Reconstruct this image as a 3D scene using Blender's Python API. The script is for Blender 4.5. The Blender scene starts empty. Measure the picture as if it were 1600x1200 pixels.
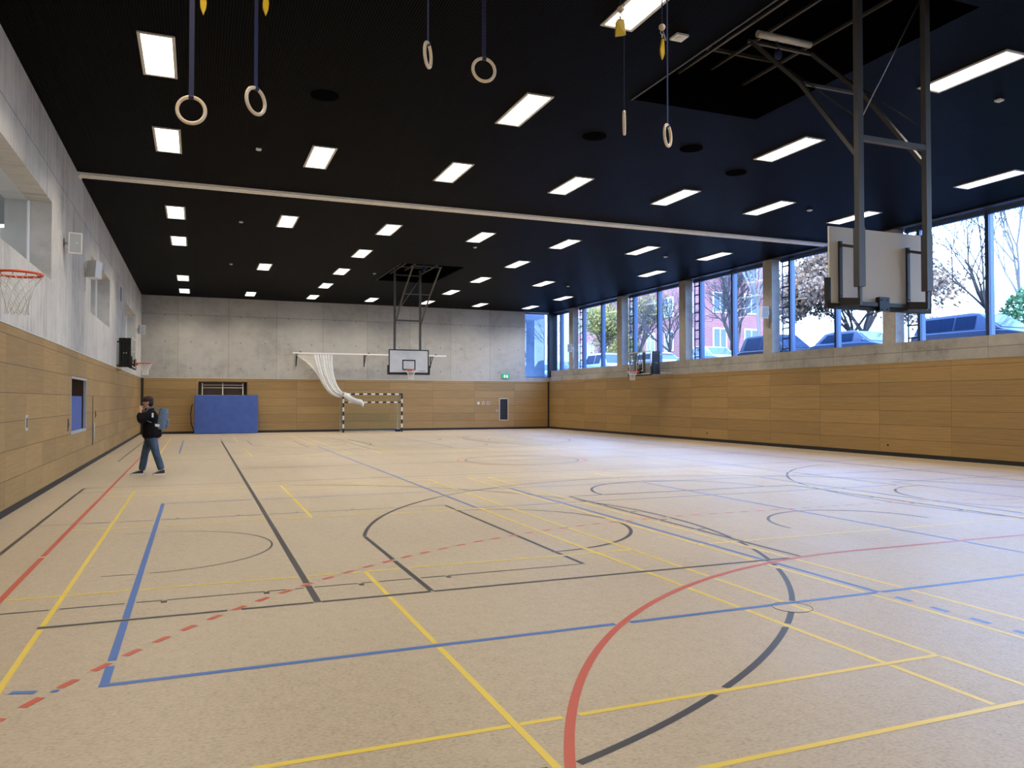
import bpy, bmesh, math, random
import numpy as np
from mathutils import Vector, Matrix
C = bpy.context.scene.collection
PI = math.pi
# ---------------------------------------------------------------- camera
cd = bpy.data.cameras.new('camera'); cam = bpy.data.objects.new('camera', cd); C.objects.link(cam)
cd.sensor_width = 36.0; cd.lens = 36*1229.03/1600.0; cd.clip_start = .05; cd.clip_end = 600
YAW, PITCH = .3812, .0203
fwd = Vector((math.sin(YAW)*math.cos(PITCH), math.cos(YAW)*math.cos(PITCH), math.sin(PITCH)))
rgt = fwd.cross(Vector((0,0,1))).normalized(); up = rgt.cross(fwd)
cam.matrix_world = Matrix(((rgt.x,up.x,-fwd.x,2.6065),(rgt.y,up.y,-fwd.y,0),(rgt.z,up.z,-fwd.z,1.725),(0,0,0,1)))
bpy.context.scene.camera = cam
# ---------------------------------------------------------------- world
W = bpy.data.worlds.new('sky'); bpy.context.scene.world = W; W.use_nodes = True
wn = W.node_tree; wn.nodes.clear()
def N(t, typ, **k):
    n = t.nodes.new(typ)
    for a, b in k.items():
        if a.startswith('i_'): n.inputs[a[2:]].default_value = b
        else: setattr(n, a, b)
    return n
tc = N(wn,'ShaderNodeTexCoord'); sp = N(wn,'ShaderNodeSeparateXYZ'); wn.links.new(tc.outputs['Generated'], sp.inputs[0])
cr = N(wn,'ShaderNodeValToRGB'); wn.links.new(sp.outputs['Z'], cr.inputs[0])
e = cr.color_ramp.elements
e[0].position = .0; e[0].color = (.42,.65,1,1); e[1].position = 1; e[1].color = (.10,.22,.70,1)
x_ = e.new(.30); x_.color = (.30,.54,1,1)
x_ = e.new(.6); x_.color = (.17,.36,.95,1)
bg = N(wn,'ShaderNodeBackground'); bg.inputs['Strength'].default_value = 16.0
wo = N(wn,'ShaderNodeOutputWorld'); wn.links.new(cr.outputs[0], bg.inputs[0]); wn.links.new(bg.outputs[0], wo.inputs[0])
sd = bpy.data.lights.new('sun','SUN'); sd.energy = 4.0; sd.angle = .02; sd.color = (1,.93,.82)
sun = bpy.data.objects.new('sun', sd); C.objects.link(sun)
sun.rotation_euler = Vector((-.35,-.75,.42)).to_track_quat('Z','Y').to_euler()   # low sun from behind the near gable; the hall roof shades the windows
LAMP_W = 76.0       # power of each ceiling light, thrown down through its louvre
vs = bpy.context.scene.view_settings
bpy.context.scene.display_settings.display_device = 'sRGB'
vs.view_transform = 'Standard'; vs.look = 'None'; vs.gamma = 1; vs.use_curve_mapping = False; vs.exposure = 0.0
# ---------------------------------------------------------------- dimensions
WX, D, H, Y0 = 22.485, 43.5, 7.02, -1.6
ZW = 2.85           # top of the wood
CX = 11.3
random.seed(7); rng = np.random.default_rng(5)
# ---------------------------------------------------------------- materials
M = {}
def mat(name, col, rough=.5, metal=0., spec=.5, emit=None, es=1.0, alpha=None):
    m = bpy.data.materials.new(name); m.use_nodes = True
    b = m.node_tree.nodes['Principled BSDF']
    b.inputs['Base Color'].default_value = (*col,1); b.inputs['Roughness'].default_value = rough
    b.inputs['Metallic'].default_value = metal; b.inputs['Specular IOR Level'].default_value = spec
    if emit: b.inputs['Emission Color'].default_value = (*emit,1); b.inputs['Emission Strength'].default_value = es
    if alpha is not None: b.inputs['Alpha'].default_value = alpha
    M[name] = m; return m
def noisy(name, c1, c2, scale=(20,20,20), rough=.5, metal=0., bump=0., detail=3, spec=.5, rng_=(.35,.65)):
    m = mat(name, c1, rough, metal, spec); t = m.node_tree; b = t.nodes['Principled BSDF']
    co = N(t,'ShaderNodeTexCoord'); mp = N(t,'ShaderNodeMapping'); mp.inputs['Scale'].default_value = scale
    nz = N(t,'ShaderNodeTexNoise', i_Scale=1.0, i_Detail=detail)
    t.links.new(co.outputs['Object'], mp.inputs[0]); t.links.new(mp.outputs[0], nz.inputs['Vector'])
    rp = N(t,'ShaderNodeValToRGB'); rp.color_ramp.elements[0].color = (*c1,1); rp.color_ramp.elements[1].color = (*c2,1)
    rp.color_ramp.elements[0].position, rp.color_ramp.elements[1].position = rng_
    t.links.new(nz.outputs['Fac'], rp.inputs[0]); t.links.new(rp.outputs[0], b.inputs['Base Color'])
    if bump:
        bp = N(t,'ShaderNodeBump', i_Strength=bump, i_Distance=.01)
        t.links.new(nz.outputs['Fac'], bp.inputs['Height']); t.links.new(bp.outputs[0], b.inputs['Normal'])
    return m
def mth(t, op, a, b=None, c=None):
    n = N(t,'ShaderNodeMath', operation=op)
    for i, v in enumerate((a,b,c)):
        if v is None: continue
        if isinstance(v,(int,float)): n.inputs[i].default_value = v
        else: t.links.new(v, n.inputs[i])
    return n.outputs[0]
def mixc(t, f, a, b):
    n = N(t,'ShaderNodeMix', data_type='RGBA')
    for s, v in ((0,f),(6,a),(7,b)):
        if isinstance(v,(int,float)): n.inputs[s].default_value = v
        elif isinstance(v,tuple): n.inputs[s].default_value = (*v,1)
        else: t.links.new(v, n.inputs[s])
    return n.outputs[2]
def pos(t):
    co = N(t,'ShaderNodeTexCoord'); s = N(t,'ShaderNodeSeparateXYZ'); t.links.new(co.outputs['Object'], s.inputs[0])
    return co.outputs['Object'], s.outputs['X'], s.outputs['Y'], s.outputs['Z']
def noise(t, vec, scale, s=1.0, detail=4, rough=.55):
    mp = N(t,'ShaderNodeMapping'); mp.inputs['Scale'].default_value = scale; t.links.new(vec, mp.inputs[0])
    n = N(t,'ShaderNodeTexNoise', i_Scale=s, i_Detail=detail, i_Roughness=rough); t.links.new(mp.outputs[0], n.inputs['Vector'])
    return n.outputs['Fac']
def line_at(t, v, period, off, hw):           # 1 on a joint of half width hw
    f = mth(t,'PINGPONG', mth(t,'SUBTRACT', v, off), period/2)
    return mth(t,'LESS_THAN', f, hw)
def wood(name, off, period):
    m = mat(name,(.5,.35,.18),.5); t = m.node_tree; b = t.nodes['Principled BSDF']
    v, x, y, z = pos(t)
    u = mth(t,'ADD', x, y)
    rows = mth(t,'FLOOR', mth(t,'DIVIDE', mth(t,'SUBTRACT', z, .095), .4345))
    cols = mth(t,'FLOOR', mth(t,'DIVIDE', mth(t,'SUBTRACT', u, off), period))
    cb = N(t,'ShaderNodeCombineXYZ'); t.links.new(rows, cb.inputs[0]); t.links.new(cols, cb.inputs[1])
    wn_ = N(t,'ShaderNodeTexWhiteNoise', noise_dimensions='3D'); t.links.new(cb.outputs[0], wn_.inputs['Vector'])
    c2 = N(t,'ShaderNodeCombineXYZ'); t.links.new(mth(t,'ADD', u, mth(t,'MULTIPLY', wn_.outputs['Value'], 30.)), c2.inputs[0]); t.links.new(z, c2.inputs[2])
    g1 = noise(t, c2.outputs[0], (.9,1,26), 1.0, 5, .6)
    g2 = noise(t, c2.outputs[0], (4,1,130), 1.0, 3, .6)
    g = mth(t,'ADD', mth(t,'MULTIPLY', g1, .75), mth(t,'MULTIPLY', g2, .25))
    rp = N(t,'ShaderNodeValToRGB'); el = rp.color_ramp.elements
    el[0].position = .30; el[0].color = (.275,.165,.056,1); el[1].position = .72; el[1].color = (.41,.262,.100,1)
    t.links.new(g, rp.inputs[0])
    tone = mth(t,'ADD', .84, mth(t,'MULTIPLY', wn_.outputs['Value'], .24))
    hs = N(t,'ShaderNodeHueSaturation'); t.links.new(rp.outputs[0], hs.inputs['Color']); t.links.new(tone, hs.inputs['Value'])
    jl = mth(t,'MAXIMUM', line_at(t, z, .4345, .095, .0055), line_at(t, u, period, off, .004))
    t.links.new(mixc(t, jl, hs.outputs[0], (.09,.05,.02)), b.inputs['Base Color'])
    bp = N(t,'ShaderNodeBump', i_Strength=.6, i_Distance=.01); t.links.new(mth(t,'SUBTRACT', 1., jl), bp.inputs['Height']); t.links.new(bp.outputs[0], b.inputs['Normal'])
    return m
wood('wood_left', 0.0, 1.5); wood('wood_right', 16.08+WX, 2.53); wood('wood_back', D+.03, 2.52)
def concrete(name, vert_axis, off, period, zj, streak=.0, holes=True, base=(.40,.38,.335), contrast=1.0):
    m = mat(name, base, .75); t = m.node_tree; b = t.nodes['Principled BSDF']
    v, x, y, z = pos(t); u = {'x':x,'y':y}[vert_axis]
    n1 = noise(t, v, (.5,.5,.5), 1., 5, .6); n2 = noise(t, v, (2.2,2.2,3.), 1., 6, .7)
    sc = (0,6,.25) if vert_axis == 'y' else (6,0,.25)
    n3 = noise(t, v, sc, 1., 5, .75)
    k = mth(t,'ADD', mth(t,'MULTIPLY', n1, .5), mth(t,'MULTIPLY', n2, .5-streak*.5))
    k = mth(t,'ADD', k, mth(t,'MULTIPLY', n3, streak))
    k = mth(t,'ADD', k, -streak*.25)
    rp = N(t,'ShaderNodeValToRGB'); el = rp.color_ramp.elements
    el[0].position = .36; el[0].color = (*[q*(1-.38*contrast) for q in base],1); el[1].position = .66; el[1].color = (*[q*(1+.22*contrast) for q in base],1)
    x2 = el.new(.5); x2.color = (*base,1)
    t.links.new(k, rp.inputs[0])
    pidx = mth(t,'ADD', mth(t,'FLOOR', mth(t,'DIVIDE', mth(t,'SUBTRACT', u, off), period)), mth(t,'MULTIPLY', mth(t,'GREATER_THAN', z, zj), 13.))
    wv = N(t,'ShaderNodeTexWhiteNoise', noise_dimensions='1D'); t.links.new(pidx, wv.inputs['W'])
    hs = N(t,'ShaderNodeHueSaturation'); t.links.new(rp.outputs[0], hs.inputs['Color']); t.links.new(mth(t,'ADD', .94, mth(t,'MULTIPLY', wv.outputs['Value'], .12)), hs.inputs['Value'])
    j = mth(t,'MAXIMUM', line_at(t, u, period, off, .009), mth(t,'LESS_THAN', mth(t,'ABSOLUTE', mth(t,'SUBTRACT', z, zj)), .012))
    col = mixc(t, mth(t,'MULTIPLY', j, .6), hs.outputs[0], tuple(q*.28 for q in base))
    if holes:
        hx = mth(t,'PINGPONG', mth(t,'SUBTRACT', u, off+period/4), period/4)
        hz = mth(t,'PINGPONG', mth(t,'SUBTRACT', z, 3.35), .675)
        d = mth(t,'ADD', mth(t,'MULTIPLY', hx, hx), mth(t,'MULTIPLY', hz, hz))
        col = mixc(t, mth(t,'MULTIPLY', mth(t,'LESS_THAN', d, .045**2), .5), col, tuple(q*.3 for q in base))
    t.links.new(col, b.inputs['Base Color'])
    bp = N(t,'ShaderNodeBump', i_Strength=.25, i_Distance=.02); t.links.new(n2, bp.inputs['Height']); t.links.new(bp.outputs[0], b.inputs['Normal'])
    return m
concrete('concrete_left','y', 1.53, 4.61, 6.09, streak=.55, holes=False, base=(.50,.475,.425))
concrete('concrete_back','x', 1.70, 2.42, 6.09, streak=.15, contrast=.6)
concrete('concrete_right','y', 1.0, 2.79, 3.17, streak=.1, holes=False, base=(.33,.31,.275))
concrete('concrete_out_shaded','x', 1.0, 3.0, 5.4, streak=.1, holes=False, base=(.055,.085,.13))  # outdoor shade and blue daylight put into this dark base colour
def floor_mat():
    m = mat('sports_linoleum', (.45,.37,.26), .4); t = m.node_tree; b = t.nodes['Principled BSDF']
    v, x, y, z = pos(t)
    n1 = noise(t, v, (38,55,1), 1., 4, .65); n2 = noise(t, v, (12,9,1), 1., 4, .6); n3 = noise(t, v, (.35,.35,1), 1., 3)
    st = noise(t, v, (1.2,.16,1), 1., 5, .7)
    k = mth(t,'ADD', mth(t,'MULTIPLY', n1, .62), mth(t,'ADD', mth(t,'MULTIPLY', n2, .24), mth(t,'MULTIPLY', n3, .14)))
    rp = N(t,'ShaderNodeValToRGB'); el = rp.color_ramp.elements
    el[0].position = .36; el[0].color = (.30,.235,.155,1); el[1].position = .62; el[1].color = (.50,.42,.305,1)
    x2 = el.new(.48); x2.color = (.425,.345,.238,1)
    t.links.new(k, rp.inputs[0]); t.links.new(rp.outputs[0], b.inputs['Base Color'])
    rr = mth(t,'ADD', .30, mth(t,'MULTIPLY', st, .28)); t.links.new(rr, b.inputs['Roughness'])
    b.inputs['Specular IOR Level'].default_value = .85
    bp = N(t,'ShaderNodeBump', i_Strength=.12, i_Distance=.004); t.links.new(n2, bp.inputs['Height']); t.links.new(bp.outputs[0], b.inputs['Normal'])
floor_mat()
def paint(name, col):
    m = mat(name, col, .38, 0, .55)
paint('paint_red',(.50,.095,.055)); paint('paint_blue',(.06,.15,.42)); paint('paint_yellow',(.72,.54,.075)); paint('paint_black',(.045,.043,.048)); paint('paint_white',(.8,.8,.75))
def ceil_mat():
    m = mat('black_ceiling_grille', (.012,.012,.014), .45); t = m.node_tree; b = t.nodes['Principled BSDF']
    v, x, y, z = pos(t)
    s = mth(t,'PINGPONG', x, .02); s2 = mth(t,'MULTIPLY', s, 50.)
    seam = mth(t,'MAXIMUM', line_at(t, x, 1.03, .47, .008), line_at(t, y, 3.0, 1.2, .006))
    n1 = noise(t, v, (.8,.8,1), 1., 2)
    c = mixc(t, s2, (.001,.001,.0014), (.0044,.0048,.0064)); c = mixc(t, seam, c, (.001,.001,.001))
    t.links.new(c, b.inputs['Base Color'])
    bp = N(t,'ShaderNodeBump', i_Strength=.5, i_Distance=.01); t.links.new(mth(t,'SUBTRACT', s2, seam), bp.inputs['Height']); t.links.new(bp.outputs[0], b.inputs['Normal'])
    b.inputs['Specular IOR Level'].default_value = .009
ceil_mat()
mat('pit_black',(.003,.003,.004),.9,0,0.); mat('black_rubber',(.012,.011,.012),.6); mat('dark_metal',(.045,.043,.042),.42,.6)
mat('mast_metal',(.105,.10,.095),.5,.6); mat('black_metal',(.012,.012,.013),.4,.3); mat('steel',(.45,.45,.45),.3,.9); mat('alu',(.62,.6,.55),.45,.3); mat('track_white',(.88,.85,.76),.5)
noisy('board_white',(.62,.61,.57),(.68,.67,.63),(3,3,3),.4); mat('board_back',(.52,.49,.44),.55)
mat('rim_orange',(.72,.10,.03),.35,.1); mat('rope_white',(.75,.73,.68),.8); mat('white_plastic',(.74,.73,.70),.45); mat('grey_grille',(.40,.42,.42),.6)
noisy('beech',(.78,.63,.44),(.86,.72,.53),(30,30,30),.4); mat('strap_navy',(.018,.022,.075),.7); mat('tag_yellow',(.75,.50,.015),.35)
noisy('mat_blue',(.045,.095,.32),(.055,.11,.36),(4,4,4),.5); mat('brown_niche',(.13,.07,.035),.6); mat('cream_tube',(.70,.62,.48),.4)
mat('mullion',(.05,.085,.17),.4,.2); mat('mullion_dark',(.03,.045,.09),.45,.3)
mat('skin',(.50,.30,.21),.55); noisy('jacket_black',(.0025,.0025,.003),(.006,.006,.008),(25,25,25),.8,bump=.3,spec=.15)
noisy('jeans',(.030,.060,.115),(.055,.10,.17),(18,18,6),.85,bump=.3); mat('hair_dark',(.030,.012,.014),.8); noisy('pack_blue',(.075,.12,.19),(.11,.16,.24),(20,20,20),.75,bump=.2)
mat('shoe_black',(.010,.009,.010),.6); mat('shoe_white',(.7,.68,.66),.5); mat('tag_white',(.7,.7,.66),.5)
mat('bark',(.06,.048,.04),.9); mat('bark_pale',(.22,.20,.17),.9); mat('leaf_yellow',(.26,.21,.03),.7); mat('leaf_orange',(.27,.16,.085),.7); mat('leaf_green',(.07,.17,.05),.7)
mat('asphalt',(.10,.10,.105),.9); mat('render_white',(.72,.74,.72),.8); mat('facade_pale',(.30,.33,.34),.8); mat('slate',(.08,.08,.1),.7)
mat('paint_car_blue',(.11,.14,.19),.35,.2); mat('paint_car_white',(.75,.78,.8),.3); mat('paint_car_silver',(.18,.22,.28),.3,.3); mat('paint_car_dark',(.04,.045,.06),.3,.2)
mat('car_glass',(.02,.045,.08),.08,.0,.6); mat('tyre',(.02,.02,.02),.8)
mat('green_sign',(.02,.30,.13),.4,emit=(.02,.30,.13),es=.55); mat('sign_white',(.8,.85,.8),.4,emit=(.7,.85,.75),es=.8)
mat('bezel_red',(.5,.06,.05),.5); mat('grey_dark',(.06,.06,.06),.5)
def brick_mat():
    m = mat('red_brick',(.45,.12,.09),.85); t = m.node_tree; b = t.nodes['Principled BSDF']
    v, x, y, z = pos(t)
    cb = N(t,'ShaderNodeCombineXYZ'); t.links.new(mth(t,'ADD', x, y), cb.inputs[0]); t.links.new(z, cb.inputs[1])
    br = N(t,'ShaderNodeTexBrick', i_Scale=1.0); br.inputs['Brick Width'].default_value = .5; br.inputs['Row Height'].default_value = .16; br.inputs['Mortar Size'].default_value = .012
    br.inputs['Color1'].default_value = (.27,.085,.075,1); br.inputs['Color2'].default_value = (.23,.07,.062,1); br.inputs['Mortar'].default_value = (.28,.22,.19,1)
    t.links.new(cb.outputs[0], br.inputs['Vector']); t.links.new(br.outputs[0], b.inputs['Base Color'])
brick_mat()
def glass(name, tint=(.93,.96,1.)):
    m = bpy.data.materials.new(name); m.use_nodes = True; t = m.node_tree; t.nodes.clear()
    tr = N(t,'ShaderNodeBsdfTransparent', i_Color=(*tint,1)); gl = N(t,'ShaderNodeBsdfGlossy', i_Roughness=.01); gl.inputs['Color'].default_value = (1,1,1,1)
    lw = N(t,'ShaderNodeLayerWeight', i_Blend=.5)
    fr_ = mth(t,'ADD', .06, mth(t,'MULTIPLY', .94, mth(t,'POWER', lw.outputs['Facing'], 5.))); mx = N(t,'ShaderNodeMixShader'); o = N(t,'ShaderNodeOutputMaterial')
    t.links.new(fr_, mx.inputs[0]); t.links.new(tr.outputs[0], mx.inputs[1]); t.links.new(gl.outputs[0], mx.inputs[2]); t.links.new(mx.outputs[0], o.inputs[0]); M[name] = m
glass('window_glass'); glass('board_glass',(.85,.9,.9))
def net_mat(name, col, period, hw):
    m = bpy.data.materials.new(name); m.use_nodes = True; t = m.node_tree; b = t.nodes['Principled BSDF']
    b.inputs['Base Color'].default_value = (*col,1); b.inputs['Roughness'].default_value = .8
    v, x, y, z = pos(t); a = line_at(t, mth(t,'ADD', x, y), period, 0, hw); c = line_at(t, z, period, 0, hw)
    t.links.new(mth(t,'MAXIMUM', a, c), b.inputs['Alpha']); M[name] = m
net_mat('goal_net',(.20,.25,.13), .10, .0055)
def emis(name, col, s):
    m = bpy.data.materials.new(name); m.use_nodes = True; t = m.node_tree; t.nodes.clear()
    em = N(t,'ShaderNodeEmission', i_Color=(*col,1), i_Strength=s); o = N(t,'ShaderNodeOutputMaterial'); t.links.new(em.outputs[0], o.inputs[0]); M[name] = m
emis('lamp', (1,.95,.86), 5.0); emis('corridor_lamp', (.92,.94,1.), 45.0)
noisy('net_cloth',(.62,.62,.62),(.80,.80,.78),(60,60,4),.9)
# ---------------------------------------------------------------- mesh helpers
class MB:
    def __init__(s): s.bm = bmesh.new(); s.mats = []
    def mi(s, m):
        if m not in s.mats: s.mats.append(m)
        return s.mats.index(m)
    def quad(s, pts, m=None):
        vs_ = [s.bm.verts.new(p) for p in pts]
        f = s.bm.faces.new(vs_); f.material_index = s.mi(m) if m else 0; return f
    def box(s, x0, x1, y0, y1, z0, z1, m=None, M4=None):
        P = [(x,y,z) for x in (x0,x1) for y in (y0,y1) for z in (z0,z1)]
        if M4 is not None: P = [M4 @ Vector(p) for p in P]
        v = [s.bm.verts.new(p) for p in P]; k = s.mi(m) if m else 0
        for a in ((0,1,3,2),(4,6,7,5),(0,4,5,1),(2,3,7,6),(0,2,6,4),(1,5,7,3)):
            s.bm.faces.new([v[i] for i in a]).material_index = k
    def bar(s, a, b, w, h=None, m=None, up_=(0,0,1)):
        a, b = Vector(a), Vector(b); d = (b-a); L = d.length; d.normalize()
        u = Vector(up_)
        if abs(d.dot(u)) > .98: u = Vector((0,1,0))
        r = d.cross(u).normalized(); u = r.cross(d); h = h or w
        M4 = Matrix(((r.x,d.x,u.x,a.x),(r.y,d.y,u.y,a.y),(r.z,d.z,u.z,a.z),(0,0,0,1)))
        s.box(-w/2,w/2,0,L,-h/2,h/2,m,M4)
    def tube(s, pts, r, n=8, m=None, closed=False, caps=True):
        pts = [Vector(p) for p in pts]; k = s.mi(m) if m else 0; rings = []
        rs = r if isinstance(r,(list,tuple)) else [r]*len(pts)
        N_ = len(pts); prev = None
        for i, p in enumerate(pts):
            if closed: d = pts[(i+1)%N_]-pts[i-1]
            else: d = pts[min(i+1,N_-1)]-pts[max(i-1,0)]
            d.normalize()
            if prev is None:
                u = Vector((0,0,1)) if abs(d.z) < .9 else Vector((1,0,0)); a = d.cross(u).normalized()
            else:
                a = prev - d*prev.dot(d)
                if a.length < 1e-6: a = d.orthogonal()
                a.normalize()
            prev = a; b = d.cross(a)
            rings.append([s.bm.verts.new(p + (a*math.cos(2*PI*j/n)+b*math.sin(2*PI*j/n))*rs[i]) for j in range(n)])
        for i in range(N_ if closed else N_-1):
            A, B = rings[i], rings[(i+1)%N_]
            for j in range(n):
                f = s.bm.faces.new((A[j],A[(j+1)%n],B[(j+1)%n],B[j])); f.material_index = k; f.smooth = True
        if not closed and caps:
            s.bm.faces.new(rings[0][::-1]).material_index = k; s.bm.faces.new(rings[-1]).material_index = k
    def cyl(s, c, r, h, axis='z', n=24, m=None):
        c = Vector(c); ax = {'x':Vector((1,0,0)),'y':Vector((0,1,0)),'z':Vector((0,0,1))}[axis]
        s.tube([c, c+ax*h], r, n, m)
    def torus(s, c, R, r, M3=None, n=40, k=10, m=None):
        pts = [Vector((R*math.cos(2*PI*i/n), R*math.sin(2*PI*i/n), 0)) for i in range(n)]
        if M3: pts = [M3 @ p for p in pts]
        s.tube([Vector(c)+p for p in pts], r, k, m, closed=True)
    def sphere(s, c, r, m=None, n=16, sc=(1,1,1)):
        k = s.mi(m) if m else 0
        res = bmesh.ops.create_uvsphere(s.bm, u_segments=n, v_segments=n//2+2, radius=1)
        for v in res['verts']: v.co = Vector((v.co.x*r*sc[0]+c[0], v.co.y*r*sc[1]+c[1], v.co.z*r*sc[2]+c[2]))
        for v in res['verts']:
            for f in v.link_faces: f.material_index = k; f.smooth = True
    def grid(s, P, m=None, smooth=True):           # P[i][j] points
        k = s.mi(m) if m else 0; V = [[s.bm.verts.new(q) for q in row] for row in P]
        for i in range(len(V)-1):
            for j in range(len(V[0])-1):
                f = s.bm.faces.new((V[i][j],V[i+1][j],V[i+1][j+1],V[i][j+1])); f.material_index = k; f.smooth = smooth
    def build(s, name, m=None, parent=None, recalc=True, bevel=0):
        if recalc: bmesh.ops.recalc_face_normals(s.bm, faces=s.bm.faces)
        me = bpy.data.meshes.new(name); s.bm.to_mesh(me); s.bm.free()
        if s.mats:
            for q in s.mats: me.materials.append(M[q])
        else: me.materials.append(M[m])
        o = bpy.data.objects.new(name, me); C.objects.link(o)
        if parent is not None:
            o.parent = parent; o.matrix_parent_inverse = Matrix.Translation(-parent.location) if not parent.get('_rot') else Matrix()
        if bevel:
            bv = o.modifiers.new('bevel','BEVEL'); bv.width = bevel; bv.segments = 2; bv.limit_method = 'ANGLE'
        return o
def tag(o, label=None, cat=None, group=None, kind=None):
    if label: o['label'] = label
    if cat: o['category'] = cat
    if group: o['group'] = group
    if kind: o['kind'] = kind
    return o
def empty(name, loc=(0,0,0)):
    o = bpy.data.objects.new(name, None); C.objects.link(o); o.location = loc; o.empty_display_size = .2; return o
def struct(o, label=None): o['kind'] = 'structure'; (label and o.__setitem__('label', label)); return o
def copy_tree(o, parent=None):
    c = o.copy(); C.objects.link(c)
    if parent is not None: c.parent = parent; c.matrix_parent_inverse = o.matrix_parent_inverse.copy()
    for ch in o.children: copy_tree(ch, c)
    return c
# ================================================================ SETTING
def rects_minus(u0,u1,v0,v1,holes):      # rectangles of a wall with holes cut out
    us = sorted({u0,u1,*[q for h in holes for q in h[:2] if u0<q<u1]}); vs_ = sorted({v0,v1,*[q for h in holes for q in h[2:] if v0<q<v1]})
    out = []
    for a,b in zip(us,us[1:]):
        for c,d in zip(vs_,vs_[1:]):
            mu,mv = (a+b)/2,(c+d)/2
            if not any(h[0]<mu<h[1] and h[2]<mv<h[3] for h in holes): out.append((a,b,c,d))
    return out
# floor
b = MB(); b.box(-.4,WX+.4,Y0-.3,D+.3,-.25,0); floor = struct(b.build('floor','sports_linoleum'),'beige speckled sports floor of the hall')
# ceiling with two pits
PITS = [(9.68,12.36,7.40,11.98),(9.93,12.5,29.75,34.4)]
b = MB()
for a,c,d,f in rects_minus(-.05,WX+.62,Y0-.3,D+.05,PITS): b.box(a,c,d,f,H,H+.06)
ceil = struct(b.build('ceiling','black_ceiling_grille'),'black slatted ceiling')
for (x0,x1,y0,y1) in PITS:
    b = MB()
    b.box(x0,x1,y0,y1,8.3,8.36); b.box(x0-.05,x0,y0,y1,H+.06,8.3); b.box(x1,x1+.05,y0,y1,H+.06,8.3); b.box(x0,x1,y0-.05,y0,H+.06,8.3); b.box(x0,x1,y1,y1+.05,H+.06,8.3)
    b.build('ceiling_recess','pit_black',ceil)
    b = MB()
    b.bar((x0,y0,H-.008),(x0,y1,H-.008),.035,.016)
    b.build('edge_profile','dark_metal',ceil)
b = MB(); b.box(-.6,24,Y0-.6,D+.5,8.4,8.6); struct(b.build('roof_slab','pit_black'))
# left wall: wood to ZW, concrete above, openings
LW = [(12.35,17.23,4.03,5.52),(23.25,28.12,4.03,5.55),(34.3,39.68,4.0,5.56)]
NI = (19.96,22.58,.95,2.26)
b = MB()
for a,c,d,f in rects_minus(Y0-.3,D+.3,ZW,H,LW): b.box(-.40,0,a,c,d,f)
wl = struct(b.build('wall_left','concrete_left'),'left concrete wall with three upper openings')
SL = (23.86,24.02,.50,1.82)
b = MB()
for a,c,d,f in rects_minus(Y0-.3,D+.3,.12,ZW,[NI,SL]): b.box(-.06,.004,a,c,d,f)
o = b.build('wood_panelling','wood_left',wl); o['label'] = 'oak panelling of the left wall'
b = MB(); b.box(-.40,-.06,Y0-.3,NI[0]-.1,0,ZW); b.box(-.40,-.06,NI[1]+.1,D+.3,0,ZW); b.box(-.40,-.06,NI[0]-.1,NI[1]+.1,NI[3]+.1,ZW); b.box(-.40,-.06,NI[0]-.1,NI[1]+.1,0,NI[2]-.1)
b.build('wall_core','grey_dark',wl)
b = MB(); b.box(-.05,.012,Y0,D,ZW-.006,ZW+.012); b.build('ledge','alu',wl)
b = MB(); b.box(-.045,-.010,Y0,D,0,.12); struct(b.build('baseboard_left','black_rubber'))
# near wall behind the camera
b = MB(); b.box(-.4,WX+.6,Y0-.3,Y0,0,ZW); b.box(-.4,WX+.6,Y0-.3,Y0,ZW,8.4); struct(b.build('wall_near','concrete_back'))
# back wall
BW = (20.89,22.6,3.08,7.0); BN = (2.68,5.06,.0,2.67); DR = (19.27,19.75,.56,1.78)
b = MB()
for a,c,d,f in rects_minus(-.4,WX+.0,ZW,H,[BW]): b.box(a,c,D,D+.4,d,f)
b.box(WX,23.2,D,D+.4,ZW,BW[2])
wb = struct(b.build('wall_back','concrete_back'),'back concrete wall')
b = MB()
for a,c,d,f in rects_minus(.13,WX-.12,.12,ZW,[BN,DR]): b.box(a,c,D-.004,D+.06,d,f)
o = b.build('wood_panelling','wood_back',wb); o['label'] = 'oak panelling of the back wall'
b = MB()
for a,c,d,f in rects_minus(-.4,WX+.7,0,ZW,[BN,DR]): b.box(a,c,D+.07,D+.4,d,f)
b.build('wall_core','grey_dark',wb)
b = MB(); b.box(0,WX,D-.012,D+.05,ZW-.006,ZW+.012); b.build('ledge','alu',wb)
b = MB(); b.box(0,BN[0],D+.002,D+.05,0,.12); b.box(BN[1],WX,D+.002,D+.05,0,.12); struct(b.build('baseboard_back','black_rubber'))
b = MB(); b.box(BN[0]-.02,BN[1]+.02,D+.35,D+.4,0,BN[3]); b.box(BN[0]-.03,BN[0],D+.06,D+.36,0,BN[3]); b.box(BN[1],BN[1]+.03,D+.06,D+.36,0,BN[3]); b.box(BN[0],BN[1],D+.06,D+.36,BN[3],BN[3]+.03)
o = b.build('wall_niche','brown_niche',wb); o['label'] = 'brown niche behind the blue mat'
b = MB(); b.box(.0,.13,D-.003,D+.05,.0,ZW-.01); struct(b.build('trim_1','black_rubber'))
b = MB(); b.box(WX-.12,WX,D-.003,D+.05,.0,ZW-.01); struct(b.build('trim_2','black_rubber'))
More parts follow.
